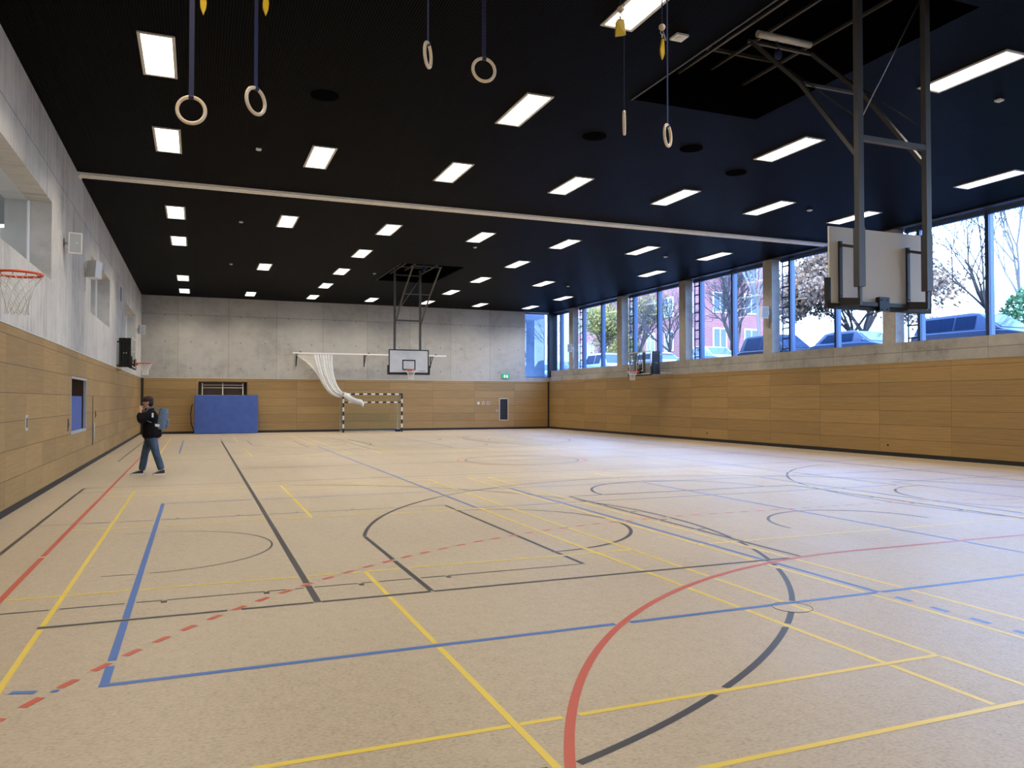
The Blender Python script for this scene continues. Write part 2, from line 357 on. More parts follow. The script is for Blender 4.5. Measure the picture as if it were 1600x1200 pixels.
# small dark opening with grey frame and switches on the back wall
b = MB(); b.box(DR[0],DR[1],D+.06,D+.09,DR[2],DR[3],'black_metal')
for q in ((DR[0]-.04,DR[0],DR[2]-.04,DR[3]+.04),(DR[1],DR[1]+.04,DR[2]-.04,DR[3]+.04),(DR[0],DR[1],DR[3],DR[3]+.04),(DR[0],DR[1],DR[2]-.04,DR[2])): b.box(q[0],q[1],D-.015,D+.06,q[2],q[3],'alu')
for k in range(12): b.box(DR[0]+.03,DR[1]-.03,D+.045,D+.055,DR[2]+.06+k*.095,DR[2]+.10+k*.095,'grey_dark')
tag(b.build('service_hatch'),'tall dark hatch in a grey frame in the back wall','hatch')
# right wall
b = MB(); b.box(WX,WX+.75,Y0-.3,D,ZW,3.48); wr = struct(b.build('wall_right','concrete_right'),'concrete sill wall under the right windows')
b = MB(); b.box(WX-.004,WX+.06,Y0-.3,D,.12,ZW); o = b.build('wood_panelling','wood_right',wr); o['label'] = 'oak panelling of the right wall'
b = MB(); b.box(WX+.07,WX+.75,Y0-.3,D,0,ZW); b.build('wall_core','grey_dark',wr)
b = MB(); b.box(WX-.012,WX+.05,Y0,D,ZW-.006,ZW+.012); b.build('ledge','wood_right',wr)
b = MB(); b.box(WX+.002,WX+.05,Y0,D,0,.12); struct(b.build('baseboard_right','black_rubber'))
PY = [40.28-5.577*k for k in range(8)]      # near face of every pillar
for y in PY:
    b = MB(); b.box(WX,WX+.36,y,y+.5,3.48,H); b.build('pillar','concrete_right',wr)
b = MB(); b.box(WX-.02,WX+.62,Y0-.3,D,H-.045,H-.001); struct(b.build('trim_3','dark_metal'),'dark strip above the right windows')
# window units
GX = 22.87
def unit(n, yfar, ynear, vent):
    b = MB(); z0, z1 = 3.40, H-.05
    b.box(GX,GX+.12,ynear,yfar,z1-.10,z1); b.box(GX,GX+.12,ynear,yfar,z0,z0+.06)
    fr = struct(b.build('window_%d' % n,'mullion'))
    fr['label'] = 'tall window bay of the right wall'
    ms = []
    if vent:
        a = yfar-.10
        ms = [(a-.36-.11,.11),(yfar-2.80,.12)]
        v = MB()
        v.bar((GX+.03,a,z0),(GX+.03,a,z1),.04,.04); v.bar((GX+.03,a-.36,z0),(GX+.03,a-.36,z1),.04,.04)
        k = z0+.22
        while k < z1-.1: v.box(GX+.01,GX+.06,a-.36,a,k-.025,k+.025); k += .385
        v.build('vent_grille','mullion_dark',fr)
        panes = [(a-.36,a),(yfar-2.68,a-.47),(ynear,yfar-2.80)]
    else:
        ms = [(yfar-.62,.13)] if yfar > 42 else [(yfar-2.8,.12)]
        panes = [(ynear,yfar-.62),(yfar-.49,yfar)] if yfar > 42 else [(ynear,yfar)]
    for (y,w) in ms:
        m_ = MB(); m_.box(GX-.02,GX+.20,y,y+w,z0,z1); m_.build('mullion','mullion',fr)
        m_ = MB(); m_.box(GX-.026,GX-.021,y+.035,y+w-.035,z0,z1); m_.box(GX+.02,GX+.05,y-.006,y-.001,z0,z1); m_.build('mullion_groove','mullion_dark',fr)
    for (y0_,y1_) in panes:
        g = MB(); g.quad([(GX+.10,y0_,z0),(GX+.10,y1_,z0),(GX+.10,y1_,z1),(GX+.10,y0_,z1)]); g.build('pane','window_glass',fr,recalc=False)
unit(1, 43.27, PY[0]+.5, False)
for k in range(7): unit(k+2, PY[k], PY[k+1]+.5, True)
# back corner window, black corner post
b = MB(); b.box(BW[0],GX,D+.16,D+.22,BW[2],BW[2]+.05); b.box(BW[0],GX,D+.16,D+.22,BW[3]-.08,BW[3]); b.box(BW[0],BW[0]+.04,D+.16,D+.22,BW[2],BW[3])
w9 = struct(b.build('window_9','mullion'),'corner window in the back wall')
g = MB(); g.quad([(BW[0],D+.19,BW[2]),(GX,D+.19,BW[2]),(GX,D+.19,BW[3]),(BW[0],D+.19,BW[3])]); g.build('pane','window_glass',w9,recalc=False)
b = MB(); b.box(22.40,GX+.05,43.27,43.62,3.10,H-.05); struct(b.build('trim_4','black_metal'),'black corner post between the windows')
# corridor behind the left openings
b = MB()
b.box(-4.0,-.401,Y0,D+.3,5.75,5.8,'render_white'); b.box(-4.05,-4.0,Y0,D+.3,3.2,5.8,'render_white'); b.box(-4.0,-.401,Y0,D+.3,3.3,3.35,'asphalt'); b.box(-4,-.401,D+.25,D+.3,3.3,5.8,'render_white'); b.box(-4,-.401,Y0-.05,Y0,3.3,5.8,'render_white')
struct(b.build('wall_gallery'),'white gallery room behind the left openings')
for k,(y0_,y1_,z0_,z1_) in enumerate(LW):
    b = MB(); b.box(-.40,-.36,y0_,y0_+.03,z0_,z1_); b.box(-.40,-.36,y1_-.012,y1_,z0_,z1_); b.box(-.40,-.36,y0_,y1_,z0_,z0_+.02)
    f_ = struct(b.build('window_%d' % (10+k),'white_plastic'),'glazed opening high in the left wall')
    g = MB(); g.quad([(-.39,y0_,z0_),(-.39,y1_,z0_),(-.39,y1_,z1_),(-.39,y0_,z1_)]); g.build('pane','window_glass',f_,recalc=False)
for k in range(7):
    y = 3+6.*k
    b = MB(); b.box(-2.3,-2.0,y,y+3.,5.71,5.75,'alu'); b.box(-2.28,-2.02,y+.03,y+2.97,5.70,5.709,'corridor_lamp')
    tag(b.build('gallery_lamp'),'strip lamp on the ceiling of the gallery room','lamp',group='gallery strip lamps')
# ================================================================ FLOOR MARKINGS
Z = {'badminton':.0006,'volley':.0010,'cross':.0008,'basket':.0012,'hand':.0014}
strokes = []   # (priority, colour, width, points(np), dash)
def seg(pr, col, w, *pts): strokes.append((pr,col,w,np.array(pts,float)))
def arc(pr, col, w, cx, cy, r, a0, a1, n=90):
    t_ = np.radians(np.linspace(a0,a1,n)); strokes.append((pr,col,w,np.c_[cx+r*np.cos(t_), cy+r*np.sin(t_)]))
MY = 20.94
def mir(f): f(lambda y:y); f(lambda y:2*MY-y)
XL, XR = 1.05, 21.55
# badminton (yellow), three courts on each half
for xc in (4.19, CX, 18.41):
    for s_ in (0,1):
        Y = (lambda y: y) if s_ == 0 else (lambda y: 2*MY-y)
        xa, xb = xc-3.12, xc+3.08
        if xc == CX: xa, xb = 8.18, 14.42
        xs, xt = xa+.46, xb-.46
        y0_,y1_,yc = 3.12,16.52,9.82
        for x in ((xs,xb,xt) if xc < 5 else (xa,xs,xb,xt)): seg(1,'yellow',.042,(x,Y(y0_)),(x,Y(y1_)))
        for y in (y0_,y1_,3.90,15.74,7.93,11.83): seg(1,'yellow',.042,(xa,Y(y)),(xb,Y(y)))
        seg(1,'yellow',.042,(xc,Y(y0_)),(xc,Y(7.93))); seg(1,'yellow',.042,(xc,Y(11.83)),(xc,Y(y1_)))
# volleyball (blue): one cross court per half, one long court
for s_ in (0,1):
    Y = (lambda y: y) if s_ == 0 else (lambda y: 2*MY-y)
    seg(3,'blue',.055,(2.10,Y(5.36)),(2.10,Y(14.34))); seg(3,'blue',.055,(20.5,Y(5.36)),(20.5,Y(14.34)))
    seg(3,'blue',.055,(2.07,Y(5.36)),(20.53,Y(5.36))); seg(3,'blue',.04,(2.07,Y(14.34)),(20.53,Y(14.34)))
    seg(3,'blue',.055,(CX,Y(5.36)),(CX,Y(14.34)))
    for x in (8.30,14.30):
        seg(3,'blue',.055,(x,Y(5.36)),(x,Y(14.34)))
        for k in range(5):
            a = 5.18-.36*k; seg(3,'blue',.055,(x,Y(a)),(x,Y(a-.17)))
for x in (6.78,15.82): seg(3,'blue',.05,(x,11.94),(x,29.94))
for y in (11.94,29.94,17.94,23.94,20.94): seg(3,'blue',.03 if y in (17.94,23.94) else .045,(6.78,y),(15.82,y))
seg(3,'blue',.05,(1.60,5.43),(1.74,5.385)); seg(3,'blue',.04,(1.82,5.37),(1.86,5.355))
# cross basketball courts (thin black)
for s_ in (0,1):
    Y = (lambda y: y) if s_ == 0 else (lambda y: 2*MY-y); sg = 1 if s_ == 0 else -1
    for side in (0,1):
        X = (lambda x: x) if side == 0 else (lambda x: 2*CX-x)
        A = lambda a: a if side == 0 else 180-a
        seg(0,'black',.05,(X(.58),Y(2.55)),(X(.58),Y(17.36)))
        arc(0,'black',.05,X(2.16),Y(9.95),6.91,*(sorted((A(-72),A(72)))))
        seg(0,'black',.05,(X(.58),Y(9.95-6.57)),(X(4.24),Y(9.95-6.57))); seg(0,'black',.05,(X(.58),Y(9.95+6.57)),(X(4.24),Y(9.95+6.57)))
        seg(0,'black',.03,(X(.58),Y(7.44)),(X(6.42),Y(7.44))); seg(0,'black',.03,(X(.58),Y(12.42)),(X(6.42),Y(12.42)))
        seg(0,'black',.05,(X(6.40),Y(7.44)),(X(6.40),Y(12.42)))
        arc(0,'black',.05,X(6.36),Y(9.95),1.80,*(sorted((A(-90),A(90)))))
        arc(0,'black',.022,X(2.16),Y(9.95),1.30,*(sorted((A(-90),A(90))))); seg(0,'black',.022,(X(1.75),Y(9.95+1.3)),(X(2.16),Y(9.95+1.3))); seg(0,'black',.022,(X(1.75),Y(9.95-1.3)),(X(2.16),Y(9.95-1.3)))
        for xx in (2.36,3.2,4.05,4.9):
            for yy in (7.38,12.48): seg(0,'black',.05,(X(xx),Y(yy)-.04),(X(xx),Y(yy)+.04))
    seg(0,'black',.05,(.58,Y(17.36)),(22.02,Y(17.36)))
# main basketball court (dark)
for s_ in (0,1):
    Y = (lambda y: y) if s_ == 0 else (lambda y: 2*MY-y); sg = 1 if s_ == 0 else -1
    seg(4,'black',.05,(1.50 if s_ == 0 else 3.57,Y(6.88)),(8.82,Y(6.88))); seg(4,'black',.05,(2*CX-8.82,Y(6.88)),(19.1,Y(6.88)))
    seg(4,'black',.05,(4.59,Y(6.9)),(4.59,Y(9.97))); seg(4,'black',.05,(2*CX-4.59,Y(6.9)),(2*CX-4.59,Y(9.97)))
    arc(4,'black',.05,CX,Y(8.46),6.88 if False else math.hypot(CX-4.59,1.51),*(sorted((sg*12.7,sg*167.3))))
    seg(4,'black',.05,(8.80,Y(6.9)),(8.80,Y(12.72))); seg(4,'black',.05,(2*CX-8.80,Y(6.9)),(2*CX-8.80,Y(12.72))); seg(4,'black',.05,(8.78,Y(12.70)),(2*CX-8.78,Y(12.70)))
    arc(4,'black',.05,CX,Y(12.70),1.82,*(sorted((0,sg*180))))
    arc(4,'black',.045,CX,Y(8.46),1.26,*(sorted((0,sg*180))))
    for yy in (8.85,9.75,10.6,11.45):
        for xx in (8.87,2*CX-8.87): seg(4,'black',.06,(xx-.06,Y(yy)),(xx+.06,Y(yy)))
for x in (3.58,2*CX-3.58): seg(4,'black',.06,(x,6.88),(x,35.0))
seg(4,'black',.05,(3.58,MY),(2*CX-3.58,MY))
arc(4,'black',.05,CX,MY,1.62,0,360,120)
# handball (red)
for x in (XL,XR): seg(5,'red',.055,(x,1.0),(x,40.9))
seg(5,'red',.05,(XL,.94),(XR,.94)); seg(5,'red',.05,(XL,40.94),(XR,40.94))
arc(5,'red',.045,CX,MY,1.85,0,360,120)
for s_ in (0,1):
    Y = (lambda y: y) if s_ == 0 else (lambda y: 2*MY-y); sg = 1 if s_ == 0 else -1
    a_ = np.radians(np.linspace(0,90,60)); L_ = np.c_[9.72-5.98*np.cos(a_), .94+6*np.sin(a_)]; R_ = np.c_[2*CX-L_[::-1,0], L_[::-1,1]]
    P_ = np.r_[L_,R_]; P_[:,1] = [Y(q) for q in P_[:,1]]; strokes.append((5,'red',.055,P_))
    # nine metre line, dashed
    a_ = np.radians(np.linspace(20,90,400)); L_ = np.c_[9.72-9.05*np.cos(a_), .94+9.03*np.sin(a_)]; R_ = np.c_[2*CX-L_[::-1,0], L_[::-1,1]]
    P_ = np.r_[L_,R_]; P_[:,1] = [Y(q) for q in P_[:,1]]
    d_ = np.r_[0,np.cumsum(np.linalg.norm(np.diff(P_,axis=0),axis=1))]
    i0 = int(np.argmin(abs(P_[:800,0]-1.75))) if True else 0
    s0 = d_[i0] % .30
    q = s0-.075
    while q < d_[-1]:
        tt = np.linspace(max(q,0),min(q+.15,d_[-1]),4)
        pp = np.c_[np.interp(tt,d_,P_[:,0]),np.interp(tt,d_,P_[:,1])]
        if pp[:,0].min() > XL+.02 and pp[:,0].max() < XR: strokes.append((5,'red',.055,pp))
        q += .30
seg(6,'white',.03,(XL-.04,9.95),(XL+.04,9.95))
MG = .012
def emit(stroke, allst, mb, z):
    pr, col, w, P_ = stroke
    d = np.linalg.norm(np.diff(P_,axis=0),axis=1); s = np.r_[0,np.cumsum(d)]; L = s[-1]
    n = max(2,int(L/.01)); ss = np.linspace(0,L,n); Q = np.c_[np.interp(ss,s,P_[:,0]),np.interp(ss,s,P_[:,1])]
    own = False; keep = np.ones(n,bool); lo = Q.min(0)-.1; hi = Q.max(0)+.1
    for st in allst:
        same = st[0] == pr and st[1] == col
        if same:
            if st is stroke: own = True
            if not own or st is stroke: continue
        elif st[0] <= pr: continue
        Sg = st[3]
        if (Sg.min(0) > hi).any() or (Sg.max(0) < lo).any(): continue
        A = Sg[:-1]; B = Sg[1:]
        for a_,b_ in zip(A,B):
            if (np.minimum(a_,b_) > hi).any() or (np.maximum(a_,b_) < lo).any(): continue
            ab = b_-a_; l2 = max(ab@ab,1e-9); tt = np.clip(((Q-a_)@ab)/l2,0,1); dd = np.linalg.norm(Q-(a_+tt[:,None]*ab),axis=1)
            keep &= dd > st[2]/2+(-.0005 if same else MG)
    i = 0
    while i < n:
        if not keep[i]: i += 1; continue
        j = i
        while j+1 < n and keep[j+1]: j += 1
        if j > i:
            cuts = [ss[i]]+[q for q in s if ss[i]+1e-4 < q < ss[j]-1e-4]+[ss[j]]
            C_ = np.c_[np.interp(cuts,s,P_[:,0]),np.interp(cuts,s,P_[:,1])]
            T = np.gradient(C_,axis=0) if len(C_) > 2 else np.repeat((C_[1]-C_[0])[None],2,0)
            T = T/np.maximum(np.linalg.norm(T,axis=1)[:,None],1e-9); Nn = np.c_[-T[:,1],T[:,0]]*w/2
            # polyline segments of this stroke are short for arcs and long for straights
            Lf = [mb.bm.verts.new((*p,z)) for p in C_+Nn]; Rt = [mb.bm.verts.new((*p,z)) for p in C_-Nn]
            for k in range(len(Lf)-1): mb.bm.faces.new((Rt[k],Rt[k+1],Lf[k+1],Lf[k]))
        i = j+1
names_ = {('red',5):('handball_marking','red handball lines'),('yellow',1):('badminton_marking','yellow badminton lines'),('blue',3):('volleyball_marking','blue volleyball lines'),('black',4):('basketball_marking','dark lines of the long basketball court'),('black',0):('basketball_marking','thin dark lines of the cross basketball courts'),('white',6):('reference_mark','small white tick on the red line')}
for (col,pr),(nm,lb) in names_.items():
    mb = MB()
    for st in strokes:
        if st[1] == col and st[0] == pr: emit(st, strokes, mb, .001+pr*.0002)
    o = mb.build(nm,'paint_'+col,floor,recalc=False); o['label'] = lb
# floor sockets
def socket(x,y,r,label):
    b = MB(); b.cyl((x,y,.0002),r,.0009,n=32,m='sports_linoleum'); b.torus((x,y,.0014),r,.0025,n=40,k=6,m='grey_dark')
    return tag(b.build('floor_socket_cover'),label,'floor socket')
socket(7.22,5.24,.16,'round floor socket cover beside the blue line at its crossing with the dark arc')
socket(12.58,33.45,.09,'small dark floor socket cover near the far end of the hall, left of centre circle')
socket(21.1,38.3,.09,'small floor socket cover near the back right corner')
# ================================================================ CEILING FIXTURES
XS = [2.02,5.06,8.10,11.13,14.16,17.2,20.25]; YS = [8.93,13.16,17.40,24.03,28.30,32.58,36.88,41.2,4.66,.40]
lights = {0:[0,1,2,3,4,6,7,8,9],1:[2,3,5,7],2:[0,1,2,3,4,5,6,7,8,9],3:[2,3,7],4:[0,1,2,3,4,5,6,7,8,9],5:[2,3,5,7],6:[0,1,2,3,4,6,7,8,9]}
rt = empty('ceiling_light',(XS[0],YS[0],H))
x0,y0_ = XS[0],YS[0]
def ring(b,x,y,hx,hy,w,z0,z1,m=None):
    b.box(x-hx,x-hx+w,y-hy,y+hy,z0,z1,m); b.box(x+hx-w,x+hx,y-hy,y+hy,z0,z1,m); b.box(x-hx+w,x+hx-w,y-hy,y-hy+w,z0,z1,m); b.box(x-hx+w,x+hx-w,y+hy-w,y+hy,z0,z1,m)
b = MB(); ring(b,x0,y0_,.255,.80,.045,H-.022,H-.001); b.build('frame','alu',rt)
b = MB(); b.box(x0-.21,x0+.21,y0_-.755,y0_+.755,H-.012,H-.006); b.build('diffuser','lamp',rt)
ld = bpy.data.lights.new('lamp_light','AREA'); ld.shape = 'RECTANGLE'; ld.size = .40; ld.size_y = 1.48; ld.energy = LAMP_W; ld.color = (1,.90,.76); ld.spread = math.radians(128)
lo_ = bpy.data.objects.new('lamp_light',ld); C.objects.link(lo_); lo_.parent = rt; lo_.location = (0,0,-.03)
cols_ = ['far left','second','third','middle','fifth','sixth','far right']; first = True
COLN = ['first row from the left','second row from the left','third row from the left','middle row','third row from the right','second row from the right','first row from the right']
ROWN = {0:'nearest the camera',1:'second before the track',2:'last before the pale track',3:'first beyond the track',4:'second beyond the track',5:'third beyond the track',6:'fourth beyond the track',7:'beside the back wall',8:'above the camera',9:'behind the camera'}
for ci,rs in lights.items():
    for ri in rs:
        if ci < 5 and ri == 0 and ci == 0: pass
        r = rt if first else copy_tree(rt); first = False
        r.location = (XS[ci],YS[ri],H)
        tag(r,'lit ceiling light, %s, %s' % (COLN[ci],ROWN[ri]),'ceiling light',group='recessed ceiling lights')
# pale track across the ceiling
b = MB(); yt = 20.75
b.box(.0,WX-.02,yt-.16,yt+.16,H-.035,H,'track_white')
for q in (-.16,-.03,.10): b.box(.0,WX-.02,yt+q,yt+q+.06,H-.06,H-.035,'track_white')
for q in (-.075,.055): b.box(.0,WX-.02,yt+q,yt+q+.02,H-.038,H-.036,'grey_dark')
tk = tag(b.build('curtain_track'),'long pale divider track running across the black ceiling','ceiling track')
b = MB(); b.box(.0,.05,yt-.18,yt+.18,H-.09,H+.0); b.build('end_plate','white_plastic',tk)
# small sensors
def sensor(x,y,s,label,round_=False):
    b = MB(); b.box(x-s,x+s,y-s,y+s,H-.03,H,'white_plastic'); b.cyl((x,y,H-.045),s*.55,.02,n=20,m='white_plastic' if not round_ else 'sign_white')
    tag(b.build('ceiling_sensor'),label,'sensor',group='small white ceiling fixtures')
sensor(9.09,9.63,.10,'square white ceiling fixture right of the hanging gymnastic rings')
for (x,y,l) in ((3.78,17.27,'small white fixture on the ceiling before the track, second from left wall'),(3.79,24.57,'small white ceiling fixture just beyond the track near the left wall'),(3.81,32.37,'small white ceiling fixture far along the left side'),(15.7,9.58,'small white ceiling fixture right of the hanging backboard mast'),(18.41,17.15,'small white ceiling fixture near the right windows before the track'),(11.51,25.67,'small white ceiling fixture beyond the track in the middle'),(9.47,32.58,'small white ceiling fixture left of the far ceiling recess'),(18.64,24.76,'small white ceiling fixture near the windows beyond the track'),(18.6,32.9,'small white ceiling fixture far along the window side')):
    sensor(x,y,.055,l)
for (x,y,l) in ((4.63,13.81,'round dark flush disc in the black ceiling near the left rings'),(9.98,13.95,'round dark flush disc beyond the near ceiling recess, left'),(12.23,13.87,'round dark flush disc beyond the near ceiling recess, right'),(14.23,14.97,'round dark flush disc behind the hanging backboard mast')):
    b = MB(); b.cyl((x,y,H-.012),.24,.012,n=36); tag(b.build('ceiling_speaker','pit_black'),l,'ceiling speaker',group='dark round ceiling discs')
# ================================================================ GYM RINGS
def ring_set(x,z,ang,tagside,zt,label,tag_rot=0,beadup=True,y=6.6):
    r = empty('gymnastic_ring',(x,y,z))
    c = math.cos(ang); s = math.sin(ang)
    M3 = Matrix(((c,0,-s),(s,0,c),(0,1,0)))      # plane spanned by (c,s,0) and z
    b = MB(); b.torus((x,y,z),.1025,.0145,M3,n=48,k=12); b.build('wooden_ring','beech',r)
    # strap: flat band folded round the top of the ring
    d = Vector((c,s,0)); b = MB(); zt_ = z+.1025
    top = H
    b.bar((x,y,zt_+.01),(x,y,top),.038,.004,up_=(-s,c,0)); 
    for off in (-1,1):
        n_ = Vector((-s,c,0))*.017*off
    pts = [(Vector((x,y,zt_))+Vector((-s,c,0))*.019*math.sin(a)+Vector((0,0,.019*math.cos(a)))) for a in np.linspace(0,2*PI,17)[:-1]]
    for i in range(16):
        p,q = pts[i],pts[(i+1)%16]; b.quad([p-d*.019,p+d*.019,q+d*.019,q-d*.019])
    b.build('strap','strap_navy',r)
    return r
def bead_set(x,z,label,wide,y=6.6,side=0):
    # bead, link and yellow tag hanging on a rope beside the strap
    r = empty('rope_pull',(x,y,z))
    b = MB(); b.sphere((x,y,z),.033,n=20); b.build('bead','beech',r)
    b = MB(); b.tube([(x,y,z+.03),(x,y,H)],.006,6); b.build('rope','strap_navy',r)
    b = MB(); b.torus((x,y,z-.052),.018,.004,Matrix(((1,0,0),(0,0,1),(0,1,0))),n=20,k=6); b.tube([(x,y,z-.07),(x,y,z-.105)],.008,6)
    if not wide: b.tube([(x+.01,y,z-.04),(x+.035,y-.01,z-.13)],.007,6)
    b.build('snap_hook','steel',r)
    b = MB(); zt = z-.10
    if wide:
        P_ = [(-.028,0),(.028,0),(.045,-.035),(.05,-.145),(-.056,-.175),(-.05,-.035)]
    else:
        P_ = [(-.006,0),(.010,0),(.026,-.10),(.022,-.15),(.002,-.205),(-.020,-.15),(-.022,-.10)]
        zt = z-.12
    F = [b.bm.verts.new((x+a,y-.008-.012*(i%2),zt+c)) for i,(a,c) in enumerate(P_)]; G = [b.bm.verts.new((x+a,y+.008,zt+c)) for a,c in P_]
    b.bm.faces.new(F); b.bm.faces.new(G[::-1])
    for i in range(len(P_)): b.bm.faces.new((F[i],G[i],G[(i+1)%len(P_)],F[(i+1)%len(P_)]))
    b.build('yellow_tag','tag_yellow',r)
    return tag(r,label,'rope pull',group='yellow tagged rope pulls above the rings')
RG = 'wooden gymnastic rings on navy straps'
for (x,z,a,l) in ((2.55,3.99,-.10,'leftmost and lowest wooden gymnastic ring on its navy strap'),(3.03,4.13,.75,'second wooden ring from the left, turned partly sideways'),(4.46,4.74,1.02,'narrow looking wooden ring on a thin strap left of the middle pair'),(4.98,4.69,-.05,'wide open wooden ring on the right of the middle pair'),(6.42,4.40,1.02,'wooden ring seen nearly edge on, in the right pair'),(6.91,4.34,.68,'rightmost wooden ring, half turned on a navy strap')):
    r = ring_set(x,z,a,0,H,l); tag(r,l,'gymnastic ring',group=RG)
# small twist offset: rope pulls
bead_set(2.63,5.08,'yellow tagged pull above the leftmost ring, cut by the picture edge',False)
bead_set(3.10,5.16,'yellow tagged pull above the second ring from the left',False)
bead_set(6.38,5.50,'wide square yellow tag on a bead hanging before a bright ceiling light',True)
bead_set(6.85,5.41,'narrow yellow tag under a wooden bead left of the square ceiling fixture',False)
# ================================================================ HOOPS
def rim_net(root, cx, cy, z, dirv, net=True, n=12, rows=6, thin=.0045):
    d = Vector(dirv)      # from the board towards the ring
    b = MB(); b.torus((cx,cy,z),.2285,.014,n=48,k=10)
    q = Vector((cx,cy,z)) - d*.2285; s_ = d.cross(Vector((0,0,1)))
    b.bar(q+s_*.09+Vector((0,0,-.03)), q-s_*.09+Vector((0,0,-.03)), .02,.06)
    for k in (-1,1): b.bar(q+s_*.08*k, q-d*.14+s_*.06*k+Vector((0,0,-.05)),.03,.05)
    b.bar(q-d*.02+Vector((0,0,-.04)), q-d*.15+Vector((0,0,-.04)),.12,.08)
    for k in range(n):
        a = 2*PI*k/n; b.tube([(cx+.225*math.cos(a),cy+.225*math.sin(a),z-.008),(cx+.232*math.cos(a),cy+.232*math.sin(a),z-.03)],.004,5)
    rm = b.build('rim','rim_orange',root)
    if net:
        b = MB()
        prof = [(.228,-.02),(.19,-.09),(.155,-.16),(.13,-.23),(.112,-.30),(.105,-.37),(.115,-.42)]
        for r_ in range(rows):
            (ra,za),(rb,zb) = prof[r_],prof[r_+1]
            for k in range(n):
                a0 = 2*PI*(k+.5*(r_%2))/n; sw = .012*math.sin(k*2.1+r_)
                for sg in (-1,1):
                    a1 = a0+sg*PI/n
                    b.tube([(cx+ra*math.cos(a0),cy+ra*math.sin(a0),z+za),(cx+(ra+rb)*.47*math.cos((a0+a1)/2),cy+(ra+rb)*.47*math.sin((a0+a1)/2),z+(za+zb)/2-.008),(cx+rb*math.cos(a1),cy+rb*math.sin(a1),z+zb)],thin,5,caps=False)
        b.build('net','rope_white',root)
    return rm
def pads(b, x0,x1,y,t,z0,front):     # L shaped pads at the lower corners of a board in the x/z plane
    b.box(x0-.05,x1+.05,y-t,y+t,z0-.05,z0+.015); b.box(x0-.05,x0+.012,y-t,y+t,z0,z0+.36); b.box(x1-.012,x1+.05,y-t,y+t,z0,z0+.36)
def strips(b, rect, w, mk):          # frame of strips, mk(u0,u1,z0,z1) emits
    u0,u1,z0,z1 = rect; mk(u0,u1,z0,z0+w); mk(u0,u1,z1-w,z1); mk(u0,u0+w,z0+w,z1-w); mk(u1-w,u1,z0+w,z1-w)
